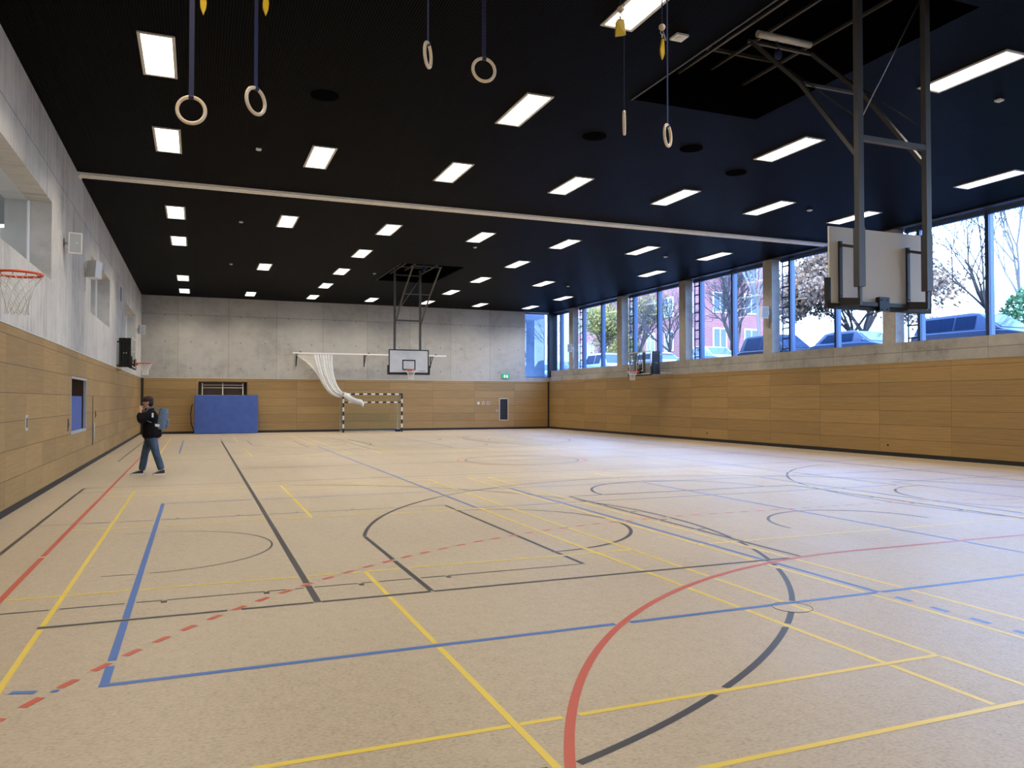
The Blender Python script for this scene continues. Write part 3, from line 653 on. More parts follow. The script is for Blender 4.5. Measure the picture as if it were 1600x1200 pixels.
def mast(name, cx, yb, sgn, zb, ypole, hx, yt, zt, zlow, label, yk=None):
    # sgn: direction the basket faces along y
    r = empty(name,(cx,yb,0)); r.location = (cx,yb,H)
    x0,x1 = cx-.90,cx+.90; z0,z1 = zb,zb+1.05
    b = MB(); b.box(x0,x1,yb-.012,yb+.012,z0,z1,'board_white'); 
    yf = yb+sgn*.0135
    mk = lambda u0,u1,w0,w1: b.box(u0,u1,min(yf,yf+sgn*.002),max(yf,yf+sgn*.002),w0,w1,'black_metal')
    strips(b,(x0,x1,z0,z1),.05,mk); strips(b,(cx-.295,cx+.295,z0+.15,z0+.60),.05,mk)
    if sgn < 0:
        for k in range(9): mk(cx+.42+k*.037,cx+.445+k*.037,z0+.10,z0+.125)
    yb2 = yb-sgn*.0135
    b.box(x0+.001,x1-.001,min(yb2,yb2-sgn*.002),max(yb2,yb2-sgn*.002),z0+.001,z1-.001,'board_back')
    b.build('backboard',None,r)
    b = MB(); c0 = cx
    for (u0,u1) in ((x0-.05,cx-.10),(cx+.10,x1+.05)): b.box(u0,u1,yb-.03,yb+.03,z0-.055,z0+.02)
    b.box(x0-.055,x0+.012,yb-.03,yb+.03,z0+.02,z0+.36); b.box(x1-.012,x1+.055,yb-.03,yb+.03,z0+.02,z0+.36)
    b.build('board_padding','black_rubber',r,bevel=.008)
    xs = (cx-hx,cx+hx)
    for x in xs:
        b = MB(); b.box(x-.045,x+.045,ypole-.04,ypole+.04,z0+.30,zt+.35); b.box(x-.060,x+.050,ypole-.05,ypole+.05,z0+.22,z0+1.0)
        for zz in (z0+.32,z0+.55,z0+.78,z0+1.0): b.sphere((x+.052,ypole-.03,zz),.010,n=8)
        b.box(x-.02,x+.02,ypole-.02,ypole+.02,z0-.02,z0+.24)
        b.build('pole','mast_metal',r)
        # bracket behind the board
        b = MB(); xb = x-.13; yy = yb-sgn*.03
        b.box(xb-.025,xb+.025,min(yy,yy-sgn*.03),max(yy,yy-sgn*.03),z0+.04,z0+.85)
        b.bar((xb,yy-sgn*.02,z0+.80),(x,ypole,z0+.74),.035,.035); b.bar((xb,yy-sgn*.02,z0+.04),(x,ypole,z0+.02),.05,.10)
        for zz in (.82,.12): b.sphere((xb,yy-sgn*.032,z0+zz),.010,n=8)
        b.build('board_bracket','dark_metal',r)
    b = MB(); yy = yb-sgn*.05
    b.box(cx-hx-.13,cx+hx,min(yy-.02,yy+.02),max(yy-.02,yy+.02),z0+.00,z0+.055); b.build('lower_crossbar','dark_metal',r)
    b = MB(); b.box(cx-.09,cx+.09,yy-.035,yy+.035,z0-.06,z0+.13)
    for u in (-.05,.05):
        for w in (-.04,.09): b.sphere((cx+u,yy-sgn*.036,z0+w),.010,n=8)
    b.build('centre_bracket','black_metal',r)
    b = MB(); b.bar((xs[0],ypole,zlow+.22),(xs[1],ypole,zlow+.22),.07,.07); b.build('mast_crossbar','mast_metal',r); b = MB(); b.bar((xs[0],ypole,zt+.1),(xs[1],ypole,zt+.1),.05,.05); b.build('mast_crossbar','mast_metal',r)
    b = MB(); b.tube([(xs[0]+.03,ypole,zlow+.45),(xs[1],ypole,zt)],.009,6); b.build('tension_rod','steel',r)
    ym = yt+(ypole-yt)*.50; zm = zt+(zlow-zt)*.44
    for x in xs:
        b = MB(); b.bar((x,yt,zt),(x,ym,zm),.055,.055); b.bar((x,ym,zm),(x,ypole+sgn*.03,zlow),.055,.055); b.build('diagonal_arm','mast_metal',r)
        b = MB(); b.tube([(x+.02,yt,zt-.03),(x+.02,ypole+sgn*.04,zlow+.5)],.008,6); b.build('tension_rod','dark_metal',r)
    b = MB(); b.bar((xs[0],ym,zm),(xs[1],ym,zm),.04,.04); b.build('arm_crossbar','mast_metal',r); b = MB(); b.bar((xs[0]-.06,yt,zt),(xs[1]+.06,yt,zt),.045,.045); b.build('arm_crossbar','mast_metal',r)
    b = MB(); b.tube([(xs[0]+.08,yt-.05,zt+.12),(xs[1]-.08,yt-.05,zt+.12)],.055,16); 
    for k in (.25,.5,.75): b.torus((xs[0]+.08+(xs[1]-xs[0]-.16)*k,yt-.05,zt+.12),.056,.004,Matrix(((0,0,1),(0,1,0),(1,0,0))),n=20,k=5)
    b.build('roller','white_plastic',r)
    b = MB(); b.sphere((cx-.15,yt-.08,zt-.16),.07,n=14,sc=(1,.7,1.3)); b.tube([(cx-.15,yt-.08,zt-.05),(cx-.15,yt-.05,zt+.05)],.02,8); b.build('pulley','strap_navy',r)
    lo,hi = (7.45,11.93) if sgn > 0 else (29.8,34.35)
    b = MB()
    for x,z_ in ((xs[0]-.10,zt+.22),(xs[1]+.10,zt+.22),(cx,zt+.40)): b.bar((x,lo,z_),(x,hi,z_),.045,.045)
    for y in (lo+.6,hi-.6): b.bar((xs[0]-.3,y,zt+.45),(xs[1]+.3,y,zt+.45),.05,.06)
    b.build('ceiling_frame','mast_metal',r)
    rm = rim_net(r,cx,yb+sgn*.375,z0+.15,(0,sgn,0),net=(sgn<0),thin=.007)
    return tag(r,label,'basketball hoop')
mast('hanging_basketball_hoop',11.33,8.15,1,3.0,7.90,.61,10.05,7.40,4.98,'near ceiling-hung basketball backboard seen from behind on two grey poles')
mast('hanging_basketball_hoop',11.21,33.6,-1,2.88,33.85,.575,30.7,7.12,5.0,'far ceiling-hung basketball backboard with orange rim facing the camera')
# wall hoops
def wall_hoop(xw, sgn, yc, off, label, boxy):
    # sgn +1 : mounted on the left wall and looking towards +x
    r = empty('wall_basketball_hoop',(xw,yc,3.0))
    xb = xw+sgn*off; y0_,y1_ = yc-.95,yc+.95; z0,z1 = 2.88,3.93
    def X(a,b_): return (min(a,b_),max(a,b_))
    b = MB(); b.box(*X(xb-.007,xb+.007),y0_,y1_,z0,z1); b.build('glass_backboard','board_glass',r)
    b = MB(); xf = xb+sgn*.009
    mk = lambda u0,u1,w0,w1: b.box(*X(xf,xf+sgn*.003),u0,u1,w0,w1)
    strips(b,(y0_,y1_,z0,z1),.05,mk); strips(b,(yc-.295,yc+.295,z0+.15,z0+.60),.05,mk); b.build('board_lines','board_white',r)
    b = MB(); b.box(*X(xb-.03,xb+.03),y0_-.04,y1_+.04,z0-.055,z0); b.box(*X(xb-.03,xb+.03),y0_-.05,y0_+.01,z0-.05,z0+.36); b.box(*X(xb-.03,xb+.03),y1_-.01,y1_+.05,z0-.05,z0+.36); b.build('board_padding','black_rubber',r)
    b = MB()
    ya = yc-.45 if sgn > 0 else y0_-.05
    xa,xe = xw+sgn*.06, xb-sgn*.05
    # folding lattice plate between wall and board
    n_ = 4
    if sgn < 0: xa,xe = xb+.42,xb+.06
    for k in range(n_):
        u = xa+(xe-xa)*(k+.5)/n_; w_ = abs(xe-xa)/n_*.78
        b.box(u-w_/2,u+w_/2,ya-.04,ya+.04,z0+.0,z1-.02)
    for zz in (z0+.06,z1-.10): b.box(*X(xa,xe),ya-.05,ya+.05,zz-.05,zz+.05)
    b.box(*X(xa,xe),ya+.03,ya+.05,z0+.0,z1-.02)
    b.build('folding_frame','black_metal',r)
    if sgn < 0:
        for yy in (yc-.25,yc+.45):
            b = MB(); b.box(xb+.04,xb+.10,yy-.09,yy+.09,z0,z1-.03); b.build('frame_beam','black_metal',r)
        b = MB(); b.bar((xb+.07,yc-.05,z0+.45),(xb+.07,yc+.12,z1-.1),.03,.03); b.bar((xb+.07,yc+.33,z0+.45),(xb+.07,yc+.12,z1-.1),.03,.03); b.build('frame_brace','black_metal',r)
    b = MB()
    for zz in (z0+.06,z1-.16): b.bar((xw,ya,zz),(xa+sgn*.02,ya,zz),.05,.05); b.bar((xw+sgn*.01,ya-.12,zz),(xw+sgn*.01,ya+.12,zz),.10,.02)
    b.build('wall_bracket','black_metal' if sgn > 0 else 'board_back',r)
    b = MB()
    for zz in (z0+.5,): 
        for k in (.42,.62): b.sphere((xa+(xe-xa)*k,ya-.048,zz),.018,n=8)
    b.build('bolt','white_plastic',r)
    b = MB(); b.box(*X(xb-sgn*.02,xb-sgn*.14),yc-.12,yc+.12,z0-.02,z0+.45); b.box(*X(xb+sgn*.01,xb+sgn*.06),yc-.13,yc+.13,z0+.03,z0+.28)
    b.build('rim_mount','black_metal',r)
    rim_net(r,xb+sgn*.385,yc,3.045,(sgn,0,0),thin=.0035 if yc < 20 else .007)
    return tag(r,label,'basketball hoop',group='wall mounted basketball hoops')
wall_hoop(0,1,9.55,.47,'orange basketball rim with white net at the left picture edge',False)
wall_hoop(0,1,31.2,.49,'black folding wall hoop high on the left wall near the back corner',False)
wall_hoop(WX,-1,31.2,1.08,'wall hoop with clear backboard below the right windows',True)
# ================================================================ WALL SPEAKERS
def speaker(x,y,z,rot,label,sgn=1,dark=False,drop=True):
    r = empty('wall_speaker',(x,y,z)); r.rotation_euler = (0,0,0)
    w,d,h = .25,.24,.43
    px = x+sgn*.20
    T = Matrix.Translation((px,y,z)) @ Matrix.Rotation(rot,4,'Z') @ Matrix.Rotation(math.radians(6),4,'X')
    b = MB(); b.box(-w/2,w/2,-d/2,d/2,-h/2,h/2,None,T); b.build('cabinet','white_plastic' if not dark else 'board_back',r,bevel=.012)
    b = MB(); b.box(-w/2+.02,w/2-.02,-d/2-.006,-d/2-.001,-h/2+.02,h/2-.02,'grey_grille',T)
    b.box(-w/2-.004,w/2+.004,-d/2-.004,-d/2+.012,-h/2-.004,-h/2+.02,'white_plastic',T); b.box(-w/2-.004,w/2+.004,-d/2-.004,-d/2+.012,h/2-.02,h/2+.004,'white_plastic',T)
    b.box(-w/2-.004,-w/2+.018,-d/2-.010,-d/2+.012,-h/2,h/2,'white_plastic',T); b.box(w/2-.018,w/2+.004,-d/2-.010,-d/2+.012,-h/2,h/2,'white_plastic',T)
    b.box(.02,.035,-d/2-.010,-d/2-.006,.0,.015,'sign_white',T)
    b.build('grille',None,r)
    b = MB(); b.box(min(x,x+sgn*.02),max(x,x+sgn*.02),y-.05,y+.05,z-.09,z+.07); b.bar((x+sgn*.01,y,z-.01),(px,y,z-.01),.03,.05)
    if drop: b.box(min(x,x+sgn*.02),max(x,x+sgn*.02),y-.015,y+.015,z-.55,z-.09)
    b.build('wall_bracket','steel' if not drop else 'white_plastic',r)
    return tag(r,label,'speaker',group='white wall speakers')
speaker(0,18.74,5.02,math.radians(12),'white wall speaker with its grille turned to the camera, nearest on the left wall',drop=False)
speaker(0,22.1,4.98,math.radians(150),'white wall speaker turned away, before the second left opening')
speaker(0,40.4,5.0,math.radians(25),'small white wall speaker by the back left corner')
speaker(WX,23.75,5.0,math.radians(-20),'pale speaker on the concrete pillar left of the near backboard',-1)
speaker(WX,40.25,4.68,math.radians(-30),'small dark speaker on the farthest window pillar',-1,dark=True)
# ================================================================ LEFT WALL DETAILS
b = MB(); b.box(-.008,.012,31.9,32.15,5.35,5.85); tag(b.build('wall_vent','grey_dark'),'narrow dark slot high on the left wall','wall vent')
y0_,y1_,z0_,z1_ = NI
b = MB(); b.box(-.95,-.92,y0_-.05,y1_+.05,z0_-.05,z1_+.05); b.box(-.95,-.06,y0_-.05,y0_,z0_-.05,z1_+.05); b.box(-.95,-.06,y1_,y1_+.05,z0_-.05,z1_+.05); b.box(-.95,-.06,y0_,y1_,z1_,z1_+.05); b.box(-.95,-.06,y0_,y1_,z0_-.05,z0_)
o = b.build('wall_niche','brown_niche',wl); o['label'] = 'open niche in the oak panelling'
b = MB(); ring_ = [(y0_,y0_+.05,z0_,z1_),(y1_-.05,y1_,z0_,z1_),(y0_,y1_,z1_-.05,z1_),(y0_,y1_,z0_,z0_+.06)]
for a_,c_,d_,e_ in ring_: b.box(-.06,.008,a_,c_,d_,e_)
struct(b.build('trim_5','grey_grille'))
b = MB(); b.box(-.30,-.08,y0_+.02,y1_-.14,z0_,z0_+.87); tag(b.build('gym_mat','mat_blue',bevel=.02),'blue gym mat standing in the niche of the left wall','gym mat')
r = empty('bar_rack',(-.6,21.2,z0_))
for y in (20.25,21.2,22.1):
    b = MB(); b.tube([(-.38,y,z0_),(-.40,y,z1_-.09)],.022,8); b.build('upright','cream_tube',r)
for z in (1.98,2.12):
    b = MB(); b.tube([(-.40,20.2,z),(-.40,22.15,z)],.018,8); b.build('rung','cream_tube',r)
tag(r,'cream tubular rack behind the blue mat in the left wall niche','rack')
b = MB(); b.box(-.03,.006,SL[0],SL[1],SL[2],SL[3]); struct(b.build('door_1','black_rubber'),'tall dark slot in the left panelling')
b = MB(); b.tube([(.012,24.05,.55),(.03,24.07,.75),(.03,24.07,1.1)],.012,8); tag(b.build('door_pull','steel'),'steel pull beside the tall dark slot of the left wall','handle')
for (y,z,h,l) in ((19.55,1.18,.27,'small black pull plate left of the wall niche'),(24.55,1.33,.20,'small black pull plate right of the tall dark slot'),):
    b = MB(); b.box(.003,.012,y-.05,y+.05,z-h/2,z+h/2,'black_metal'); b.box(.012,.02,y-.02,y+.02,z-.05,z+.05,'grey_dark'); tag(b.build('pull_plate'),l,'handle')
b = MB(); b.box(.003,.015,14.9,15.1,1.22,1.48,'board_back'); b.box(.015,.022,14.96,15.04,1.27,1.43,'grey_dark'); tag(b.build('switch_plate'),'grey switch plate low on the left panelling near the camera','switch')
# ================================================================ BACK WALL OBJECTS
r = empty('crash_mat',(4.03,42.9,0))
b = MB(); b.box(2.50,5.57,42.88,43.18,.01,1.98); b.build('mat_body','mat_blue',r,bevel=.03)
b = MB()
for x in (3.0,4.0,5.0): b.box(x-.12,x+.12,42.98,43.03,1.975,2.0)
b.tube([(2.49,43.05,.15),(2.36,43.0,.5),(2.33,42.98,1.0),(2.38,43.0,1.45),(2.45,43.05,1.5)],.025,8); b.build('carry_strap','black_rubber',r)
tag(r,'large blue crash mat standing upright against the back wall','gym mat')
r = empty('tube_rack',(3.86,43.65,0))
for x in (2.87,3.86,4.86):
    b = MB(); b.tube([(x,43.66,0),(x,43.66,2.60)],.025,8); b.build('upright','cream_tube',r)
for z in (2.50,2.36,1.9):
    b = MB(); b.tube([(2.87,43.66,z),(4.86,43.66,z)],.02,8); b.build('rung','cream_tube',r)
tag(r,'cream tubular rack in the brown niche above the blue crash mat','rack')
# hand ball goal
def striped(b, a, c, w, n, m1='black_rubber', m2='white_plastic'):
    a, c = Vector(a), Vector(c)
    for k in range(n): b.bar(a+(c-a)*k/n, a+(c-a)*(k+1)/n, w, w, m1 if k%2==0 else m2)
gx0,gx1,gy = 9.78,13.02,42.0
gx0 += .04; gx1 -= .04
r = empty('handball_goal',(11.4,gy,0))
b = MB(); striped(b,(gx0,gy,2.0),(gx0,gy,.0),.08,9); b.build('goal_post',None,r)
b = MB(); striped(b,(gx1,gy,2.0),(gx1,gy,.0),.08,9); b.build('goal_post',None,r)
b = MB(); striped(b,(gx0-.04,gy,2.04),(gx1+.04,gy,2.04),.08,15); b.build('crossbar',None,r)
b = MB(); yb_ = gy+1.0
for x in (gx0,gx1): b.tube([(x,gy+.04,2.0),(x,gy+.75,1.95),(x,yb_,1.5),(x,yb_,.03),(x,gy+.04,.03)],.02,8)
b.tube([(gx0,yb_,.03),(gx1,yb_,.03)],.02,8); b.build('rear_frame','steel',r)
b = MB()
Pn = [(gy+.05,1.98),(gy+.75,1.93),(yb_-.02,1.5),(yb_-.02,.05)]
for (ya_,za_),(yb2_,zb2_) in zip(Pn,Pn[1:]): b.quad([(gx0,ya_,za_),(gx1,ya_,za_),(gx1,yb2_,zb2_),(gx0,yb2_,zb2_)])
for x in (gx0+.01,gx1-.01):
    b.bm.faces.new([b.bm.verts.new((x,q[0],q[1])) for q in Pn]+[b.bm.verts.new((x,gy+.05,.05))])
b.build('goal_net','goal_net',r,recalc=False)
tag(r,'black and white striped handball goal before the back wall','goal')
b = MB(); striped(b,(gx0+.04,gy-.0,1.60),(gx1-.04,gy-.0,1.60),.075,15)
tag(b.build('height_reducer_bar'),'second striped bar set lower across the handball goal','crossbar')
b = MB(); b.box(12.70,12.93,gy+.12,gy+.42,.0,.14,'strap_navy'); b.box(12.73,12.90,gy+.15,gy+.39,.14,.18,'grey_grille'); tag(b.build('ballast_box'),'small dark blue weight on the floor inside the right goal post','weight')
# net curtain rail on the back wall
r = empty('curtain_rail',(11.5,42.85,4.2))
b = MB(); b.box(7.30,15.75,42.82,42.88,4.18,4.25); b.build('rail','white_plastic',r)
for x in (7.55,11.2,15.0):
    b = MB(); b.bar((x,42.85,4.16),(x,D,4.16),.04,.04); b.bar((x,D-.03,4.22),(x,D-.03,3.55),.05,.04); b.bar((x,42.95,4.14),(x,D-.03,3.65),.03,.03); b.box(x+.1,x+.18,42.80,42.90,4.25,4.30); b.build('wall_bracket','dark_metal',r)
tag(r,'thin white curtain rail on brackets high on the back wall','rail')
# white net draped from the rail to the goal
def bez(P_, t_):
    P_ = [Vector(p) for p in P_]
    while len(P_) > 1: P_ = [a.lerp(c,t_) for a,c in zip(P_,P_[1:])]
    return P_[0]
r = empty('draped_net',(9.,42.7,4.15))
nu,nv = 90,30
rows_ = []
for i in range(nu+1):
    u = i/nu; col = []
    xt = 8.28+1.05*u
    pm1 = Vector((8.55+.78*u, 42.70, 3.1+.1*u)); pm2 = Vector((8.85+.62*u, 42.45, 1.75+.60*u)); pe = Vector((9.86+.02*u, 42.16, 1.86+.24*u))
    for j in range(nv+1):
        v = j/nv; p = bez([(xt,42.75,4.14),pm1,pm2,pe],v)
        amp = .055*(1-v*.6)
        p.y += amp*math.sin(u*2*PI*7+v*1.5)+.02*math.sin(u*61)
        p.x += .015*math.sin(u*2*PI*11+2)
        col.append(p)
    rows_.append(col)
b = MB(); b.grid(rows_); b.build('gathered_netting','net_cloth',r)
b = MB()        # thin spread part at the left
for k in range(16):
    f_ = k/15; a_ = Vector((7.45+.85*f_,42.8,4.12)); c_ = bez([(8.28,42.75,4.14),(8.55,42.70,3.1),(8.85,42.45,1.75),(9.86,42.16,1.86)],.30+.28*f_*1.0)
    b.tube([a_,a_.lerp(c_,.5)+Vector((.05,0,.06*(1-f_))),c_],.006,4)
for k in range(1,9):
    w_ = k/9; pts = []
    for q in range(8):
        f_ = q/7; a_ = Vector((7.45+.85*f_,42.8,4.12)); c_ = bez([(8.28,42.75,4.14),(8.55,42.70,3.1),(8.85,42.45,1.75),(9.86,42.16,1.86)],.30+.28*f_)
        pts.append(a_.lerp(c_,w_)+Vector((.02,0,.03)))
    b.tube(pts,.005,4)
b.build('spread_netting','rope_white',r)
b = MB(); base_ = [Vector(p) for p in ((9.86,42.12,1.98),(9.98,41.9,1.94),(10.12,41.86,1.80),(10.3,41.88,1.72),(10.5,41.88,1.65),(10.72,41.88,1.62),(10.80,41.86,1.50),(10.82,41.86,1.38))]
b.tube(base_,[.13,.15,.14,.12,.11,.12,.10,.04],10)
for k in range(14):
    a_ = k*2*PI/14
    b.tube([p+Vector((0,math.cos(a_+i*.5),math.sin(a_+i*.5)))*(.15 if i<4 else .12)*(1 if i<7 else .4) for i,p in enumerate(base_)],.02,5)
b.build('net_tail','net_cloth',r)
tag(r,'white net gathered from the rail and slung over the corner of the goal','net')
# exit sign, sockets
r = empty('exit_sign',(19.61,D,3.15))
b = MB(); b.box(19.37,19.85,D-.06,D,3.02,3.27); b.build('sign_box','green_sign',r)
b = MB()
def man(x, s):
    y = D-.063
    def bx(a,c,d,e): b.box(x+s*a if s>0 else x+s*c, x+s*c if s>0 else x+s*a, y-.003,y,d,e)
    bx(-.012,.018,3.20,3.23); bx(-.02,.03,3.12,3.195); bx(-.06,-.02,3.15,3.175); bx(.03,.06,3.13,3.15); bx(-.05,-.01,3.06,3.12); bx(.02,.045,3.05,3.12); b.box(x-.05,x+.06,y-.003,y,3.045,3.055)
man(19.55,1); man(19.70,-1); b.build('pictogram','sign_white',r)
tag(r,'green emergency exit sign with white running figures on the back wall','exit sign')
for (x,c_,l) in ((17.92,'white_plastic','leftmost of three small call plates on the back panelling'),(18.22,'bezel_red','reddish middle plate of three on the back panelling'),(18.53,'grey_dark','rightmost of three small call plates, dark centre')):
    b = MB(); b.box(x-.07,x+.07,D-.02,D-.003,1.46,1.62,'alu'); b.cyl((x,D-.028,1.54),.045,.01,'y',20,c_); tag(b.build('wall_plate'),l,'switch',group='three call plates on the back wall')
b = MB(); b.box(19.03,19.17,D-.02,D-.003,1.02,1.14,'alu'); b.box(19.06,19.14,D-.03,D-.02,1.05,1.11,'grey_dark'); tag(b.build('lock_plate'),'small lock plate left of the tall dark hatch','switch')
for (y,l) in ((18.3,'tiny round floor-level socket in the right panelling, nearer'),(27.6,'tiny round floor-level socket in the right panelling, farther')):
    b = MB(); b.cyl((WX-.02,y,.33),.03,.016,'x',16); tag(b.build('wall_socket','black_metal'),l,'socket')
# ================================================================ PERSON
def skin_mesh(name, verts, edges, radii, m, parent, root=0, sub=2):
    me = bpy.data.meshes.new(name); me.from_pydata(verts,edges,[]); o = bpy.data.objects.new(name,me); C.objects.link(o)
    me.materials.append(M[m]); s = o.modifiers.new('skin','SKIN'); s.use_smooth_shade = True; s.branch_smoothing = .4
    if not me.skin_vertices: me.skin_vertices.new()
    for i,rr in enumerate(radii):
        sv = me.skin_vertices[0].data[i]; sv.radius = rr if isinstance(rr,tuple) else (rr,rr); sv.use_root = (i == root)
    ss = o.modifiers.new('sub','SUBSURF'); ss.levels = sub; ss.render_levels = sub
    o.parent = parent; o.matrix_parent_inverse = Matrix.Translation(-parent.location)
    return o
PXx,PYy = 1.60,19.90
pr = empty('person',(PXx,PYy,0))
def PP(x,y,z): return (x,PYy+y,z)
# facing -x ; camera sees the left side (y-)
V=[];E_=[];R_=[]
def add(p,r,par=None):
    V.append(p); R_.append(r); i=len(V)-1
    if par is not None: E_.append((par,i))
    return i
pel = add(PP(1.63,0,.96),(.13,.15)); wst = add(PP(1.62,0,1.12),(.12,.14),pel); chs = add(PP(1.61,0,1.34),(.12,.15),wst); nk = add(PP(1.585,0,1.50),.058,chs); nk2 = add(PP(1.565,0,1.57),.054,nk)
hd = add(PP(1.555,0,1.66),(.085,.075),nk2); ht = add(PP(1.565,0,1.76),(.075,.07),hd)
arms = {}
for s_,(sh,el,wr) in {-1:((1.62,-.19,1.43),(1.42,-.27,1.24),(1.42,-.10,1.47)), 1:((1.60,.19,1.43),(1.40,.25,1.26),(1.43,.08,1.49))}.items():
    a_ = add(PP(*sh),.056,chs); b1 = add(PP((sh[0]+el[0])/2,(sh[1]+el[1])/2,(sh[2]+el[2])/2),.048,a_); b2 = add(PP(*el),.042,b1); b3 = add(PP(*wr),.028,b2); arms[s_]=b3
    pm = add(PP(wr[0]+.01,wr[1]-s_*.02,wr[2]+.05),(.034,.018),b3)
    for k in range(4):
        f0 = add(PP(wr[0]+.03-.018*k,wr[1]-s_*.035,wr[2]+.085+.004*(k%2)),.009,pm); f1 = add(PP(wr[0]+.035-.018*k,wr[1]-s_*.060,wr[2]+.105+.004*(1.5-abs(k-1.5))),.008,f0); add(PP(wr[0]+.045-.018*k,wr[1]-s_*.070,wr[2]+.085),.007,f1)
    t0 = add(PP(wr[0]+.045,wr[1]-s_*.02,wr[2]+.04),.011,pm); add(PP(wr[0]+.06,wr[1]-s_*.045,wr[2]+.06),.009,t0)
for s_,(hp,kn,an,toe) in {1:((1.62,.09,.90),(1.50,.11,.50),(1.43,.10,.10),(1.30,.10,.06)), -1:((1.65,-.09,.90),(1.75,-.08,.50),(1.88,-.09,.12),(1.76,-.09,.05))}.items():
    a_ = add(PP(*hp),.085,pel); m1 = add(PP((hp[0]+kn[0])/2,(hp[1]+kn[1])/2,.70),.075,a_); k_ = add(PP(*kn),.058,m1); c_ = add(PP((kn[0]+an[0])/2+.012,kn[1],.33),.052,k_); an_ = add(PP(*an),.038,c_); add(PP(*toe),.034,an_)
skin_mesh('body',V,E_,R_,'skin',pr)
# face details
b = MB()
b.sphere(PP(1.468,0,1.655),.016,n=10,sc=(1.2,.8,1.1)); b.build('nose','skin',pr)
b = MB()
for s_ in (-1,1): b.sphere(PP(1.485,s_*.03,1.685),.009,n=8)
b.build('eye','shoe_black',pr)
b = MB()
for s_ in (-1,1): b.sphere(PP(1.575,s_*.078,1.665),.028,n=10,sc=(.7,.35,1.1))
b.build('ear','skin',pr)
b = MB(); b.box(*[1.474,1.486],PYy-.022,PYy+.022,1.612,1.619); b.build('mouth','bezel_red',pr)
# hair and cap as one dark mass
b = MB(); b.sphere(PP(1.578,0,1.735),.112,n=20,sc=(1.02,.86,.78)); b.sphere(PP(1.61,0,1.66),.088,n=16,sc=(.9,.92,1.1)); b.build('hair','hair_dark',pr)
# jacket
V=[];E_=[];R_=[]
j0 = add(PP(1.665,0,.815),(.225,.235)); p0_ = add(PP(1.66,0,.97),(.225,.235),j0); p1 = add(PP(1.63,0,1.18),(.21,.22),p0_); p2 = add(PP(1.62,0,1.37),(.19,.21),p1); p3 = add(PP(1.60,0,1.48),(.125,.14),p2); p4 = add(PP(1.59,0,1.56),(.10,.10),p3)
for s_,(sh,el,wr) in {-1:((1.62,-.17,1.42),(1.42,-.25,1.24),(1.42,-.13,1.43)), 1:((1.60,.17,1.42),(1.40,.24,1.26),(1.43,.10,1.45))}.items():
    a_ = add(PP(*sh),.11,p2); b1 = add(PP((sh[0]+el[0])/2,(sh[1]+el[1])/2,(sh[2]+el[2])/2),.105,a_); b2 = add(PP(*el),.105,b1); add(PP(*wr),.075,b2)
skin_mesh('jacket',V,E_,R_,'jacket_black',pr)
b = MB(); b.box(1.665,1.70,PYy-.32,PYy-.285,1.33,1.43); b.build('sleeve_patch','tag_white',pr)
# jeans
V=[];E_=[];R_=[]
p0_ = add(PP(1.65,0,.90),(.12,.14))
for s_,(hp,kn,an) in {1:((1.60,.09,.80),(1.51,.11,.50),(1.44,.10,.09)), -1:((1.68,-.09,.80),(1.75,-.08,.50),(1.87,-.09,.11))}.items():
    a_ = add(PP(*hp),.108,p0_); m1 = add(PP((hp[0]+kn[0])/2,(hp[1]+kn[1])/2,.66),.102,a_); k_ = add(PP(*kn),.086,m1); c_ = add(PP((kn[0]+an[0])/2+.008,kn[1],.30),.086,k_); add(PP(*an),.080,c_)
skin_mesh('jeans',V,E_,R_,'jeans',pr)
# shoes
for (hx_,tx_,y_,lift) in ((1.475,1.20,.10,0.),(1.935,1.68,-.09,.0)):
    b = MB(); n_ = 12; rowsS = []
    for i in range(n_+1):
        f_ = i/n_; x = hx_+(tx_-hx_)*f_; hw = .040+.012*math.sin(PI*min(1,f_*1.1)); 
        if f_ > .8: hw *= math.sqrt(max(.05,1-((f_-.8)/.2)**2*.9))
        if f_ < .08: hw *= .75
        top = .125-.03*f_ if f_ < .35 else .115-.075*((f_-.35)/.65)**.8
        top = max(top,.045); row = []
        for k in range(9):
            a_ = PI*k/8; row.append((x,PYy+y_+hw*math.cos(a_),.028+(top-.028)*math.sin(a_)**.7))
        rowsS.append(row)
    b.grid(rowsS)
    sh = b.build('shoe','shoe_black',pr)
    b = MB(); P1 = [(hx_+.008,-.035),(hx_+.008,.035)]; outl = []
    for i in range(13):
        f_ = i/12; x = hx_+.006+(tx_-hx_-.012)*f_; hw = .052+.012*math.sin(PI*min(1,f_*1.1))
        if f_ > .8: hw *= math.sqrt(max(.05,1-((f_-.8)/.2)**2*.9))
        outl.append((x,hw))
    ring1 = [(x,PYy+y_+w) for x,w in outl]+[(x,PYy+y_-w) for x,w in outl[::-1]]
    A_ = [b.bm.verts.new((x,y,.001)) for x,y in ring1]; B_ = [b.bm.verts.new((x,y,.040)) for x,y in ring1]
    b.bm.faces.new(A_[::-1]); b.bm.faces.new(B_)
    for i in range(len(A_)): b.bm.faces.new((A_[i],A_[(i+1)%len(A_)],B_[(i+1)%len(A_)],B_[i]))
    s2 = b.build('sole','shoe_white',sh); s2.parent = sh; s2.matrix_parent_inverse = Matrix()
    if True: s2.matrix_parent_inverse = Matrix.Translation((0,0,0))
tag(pr,'person in black jacket and jeans walking left with a hand raised to the face','person')
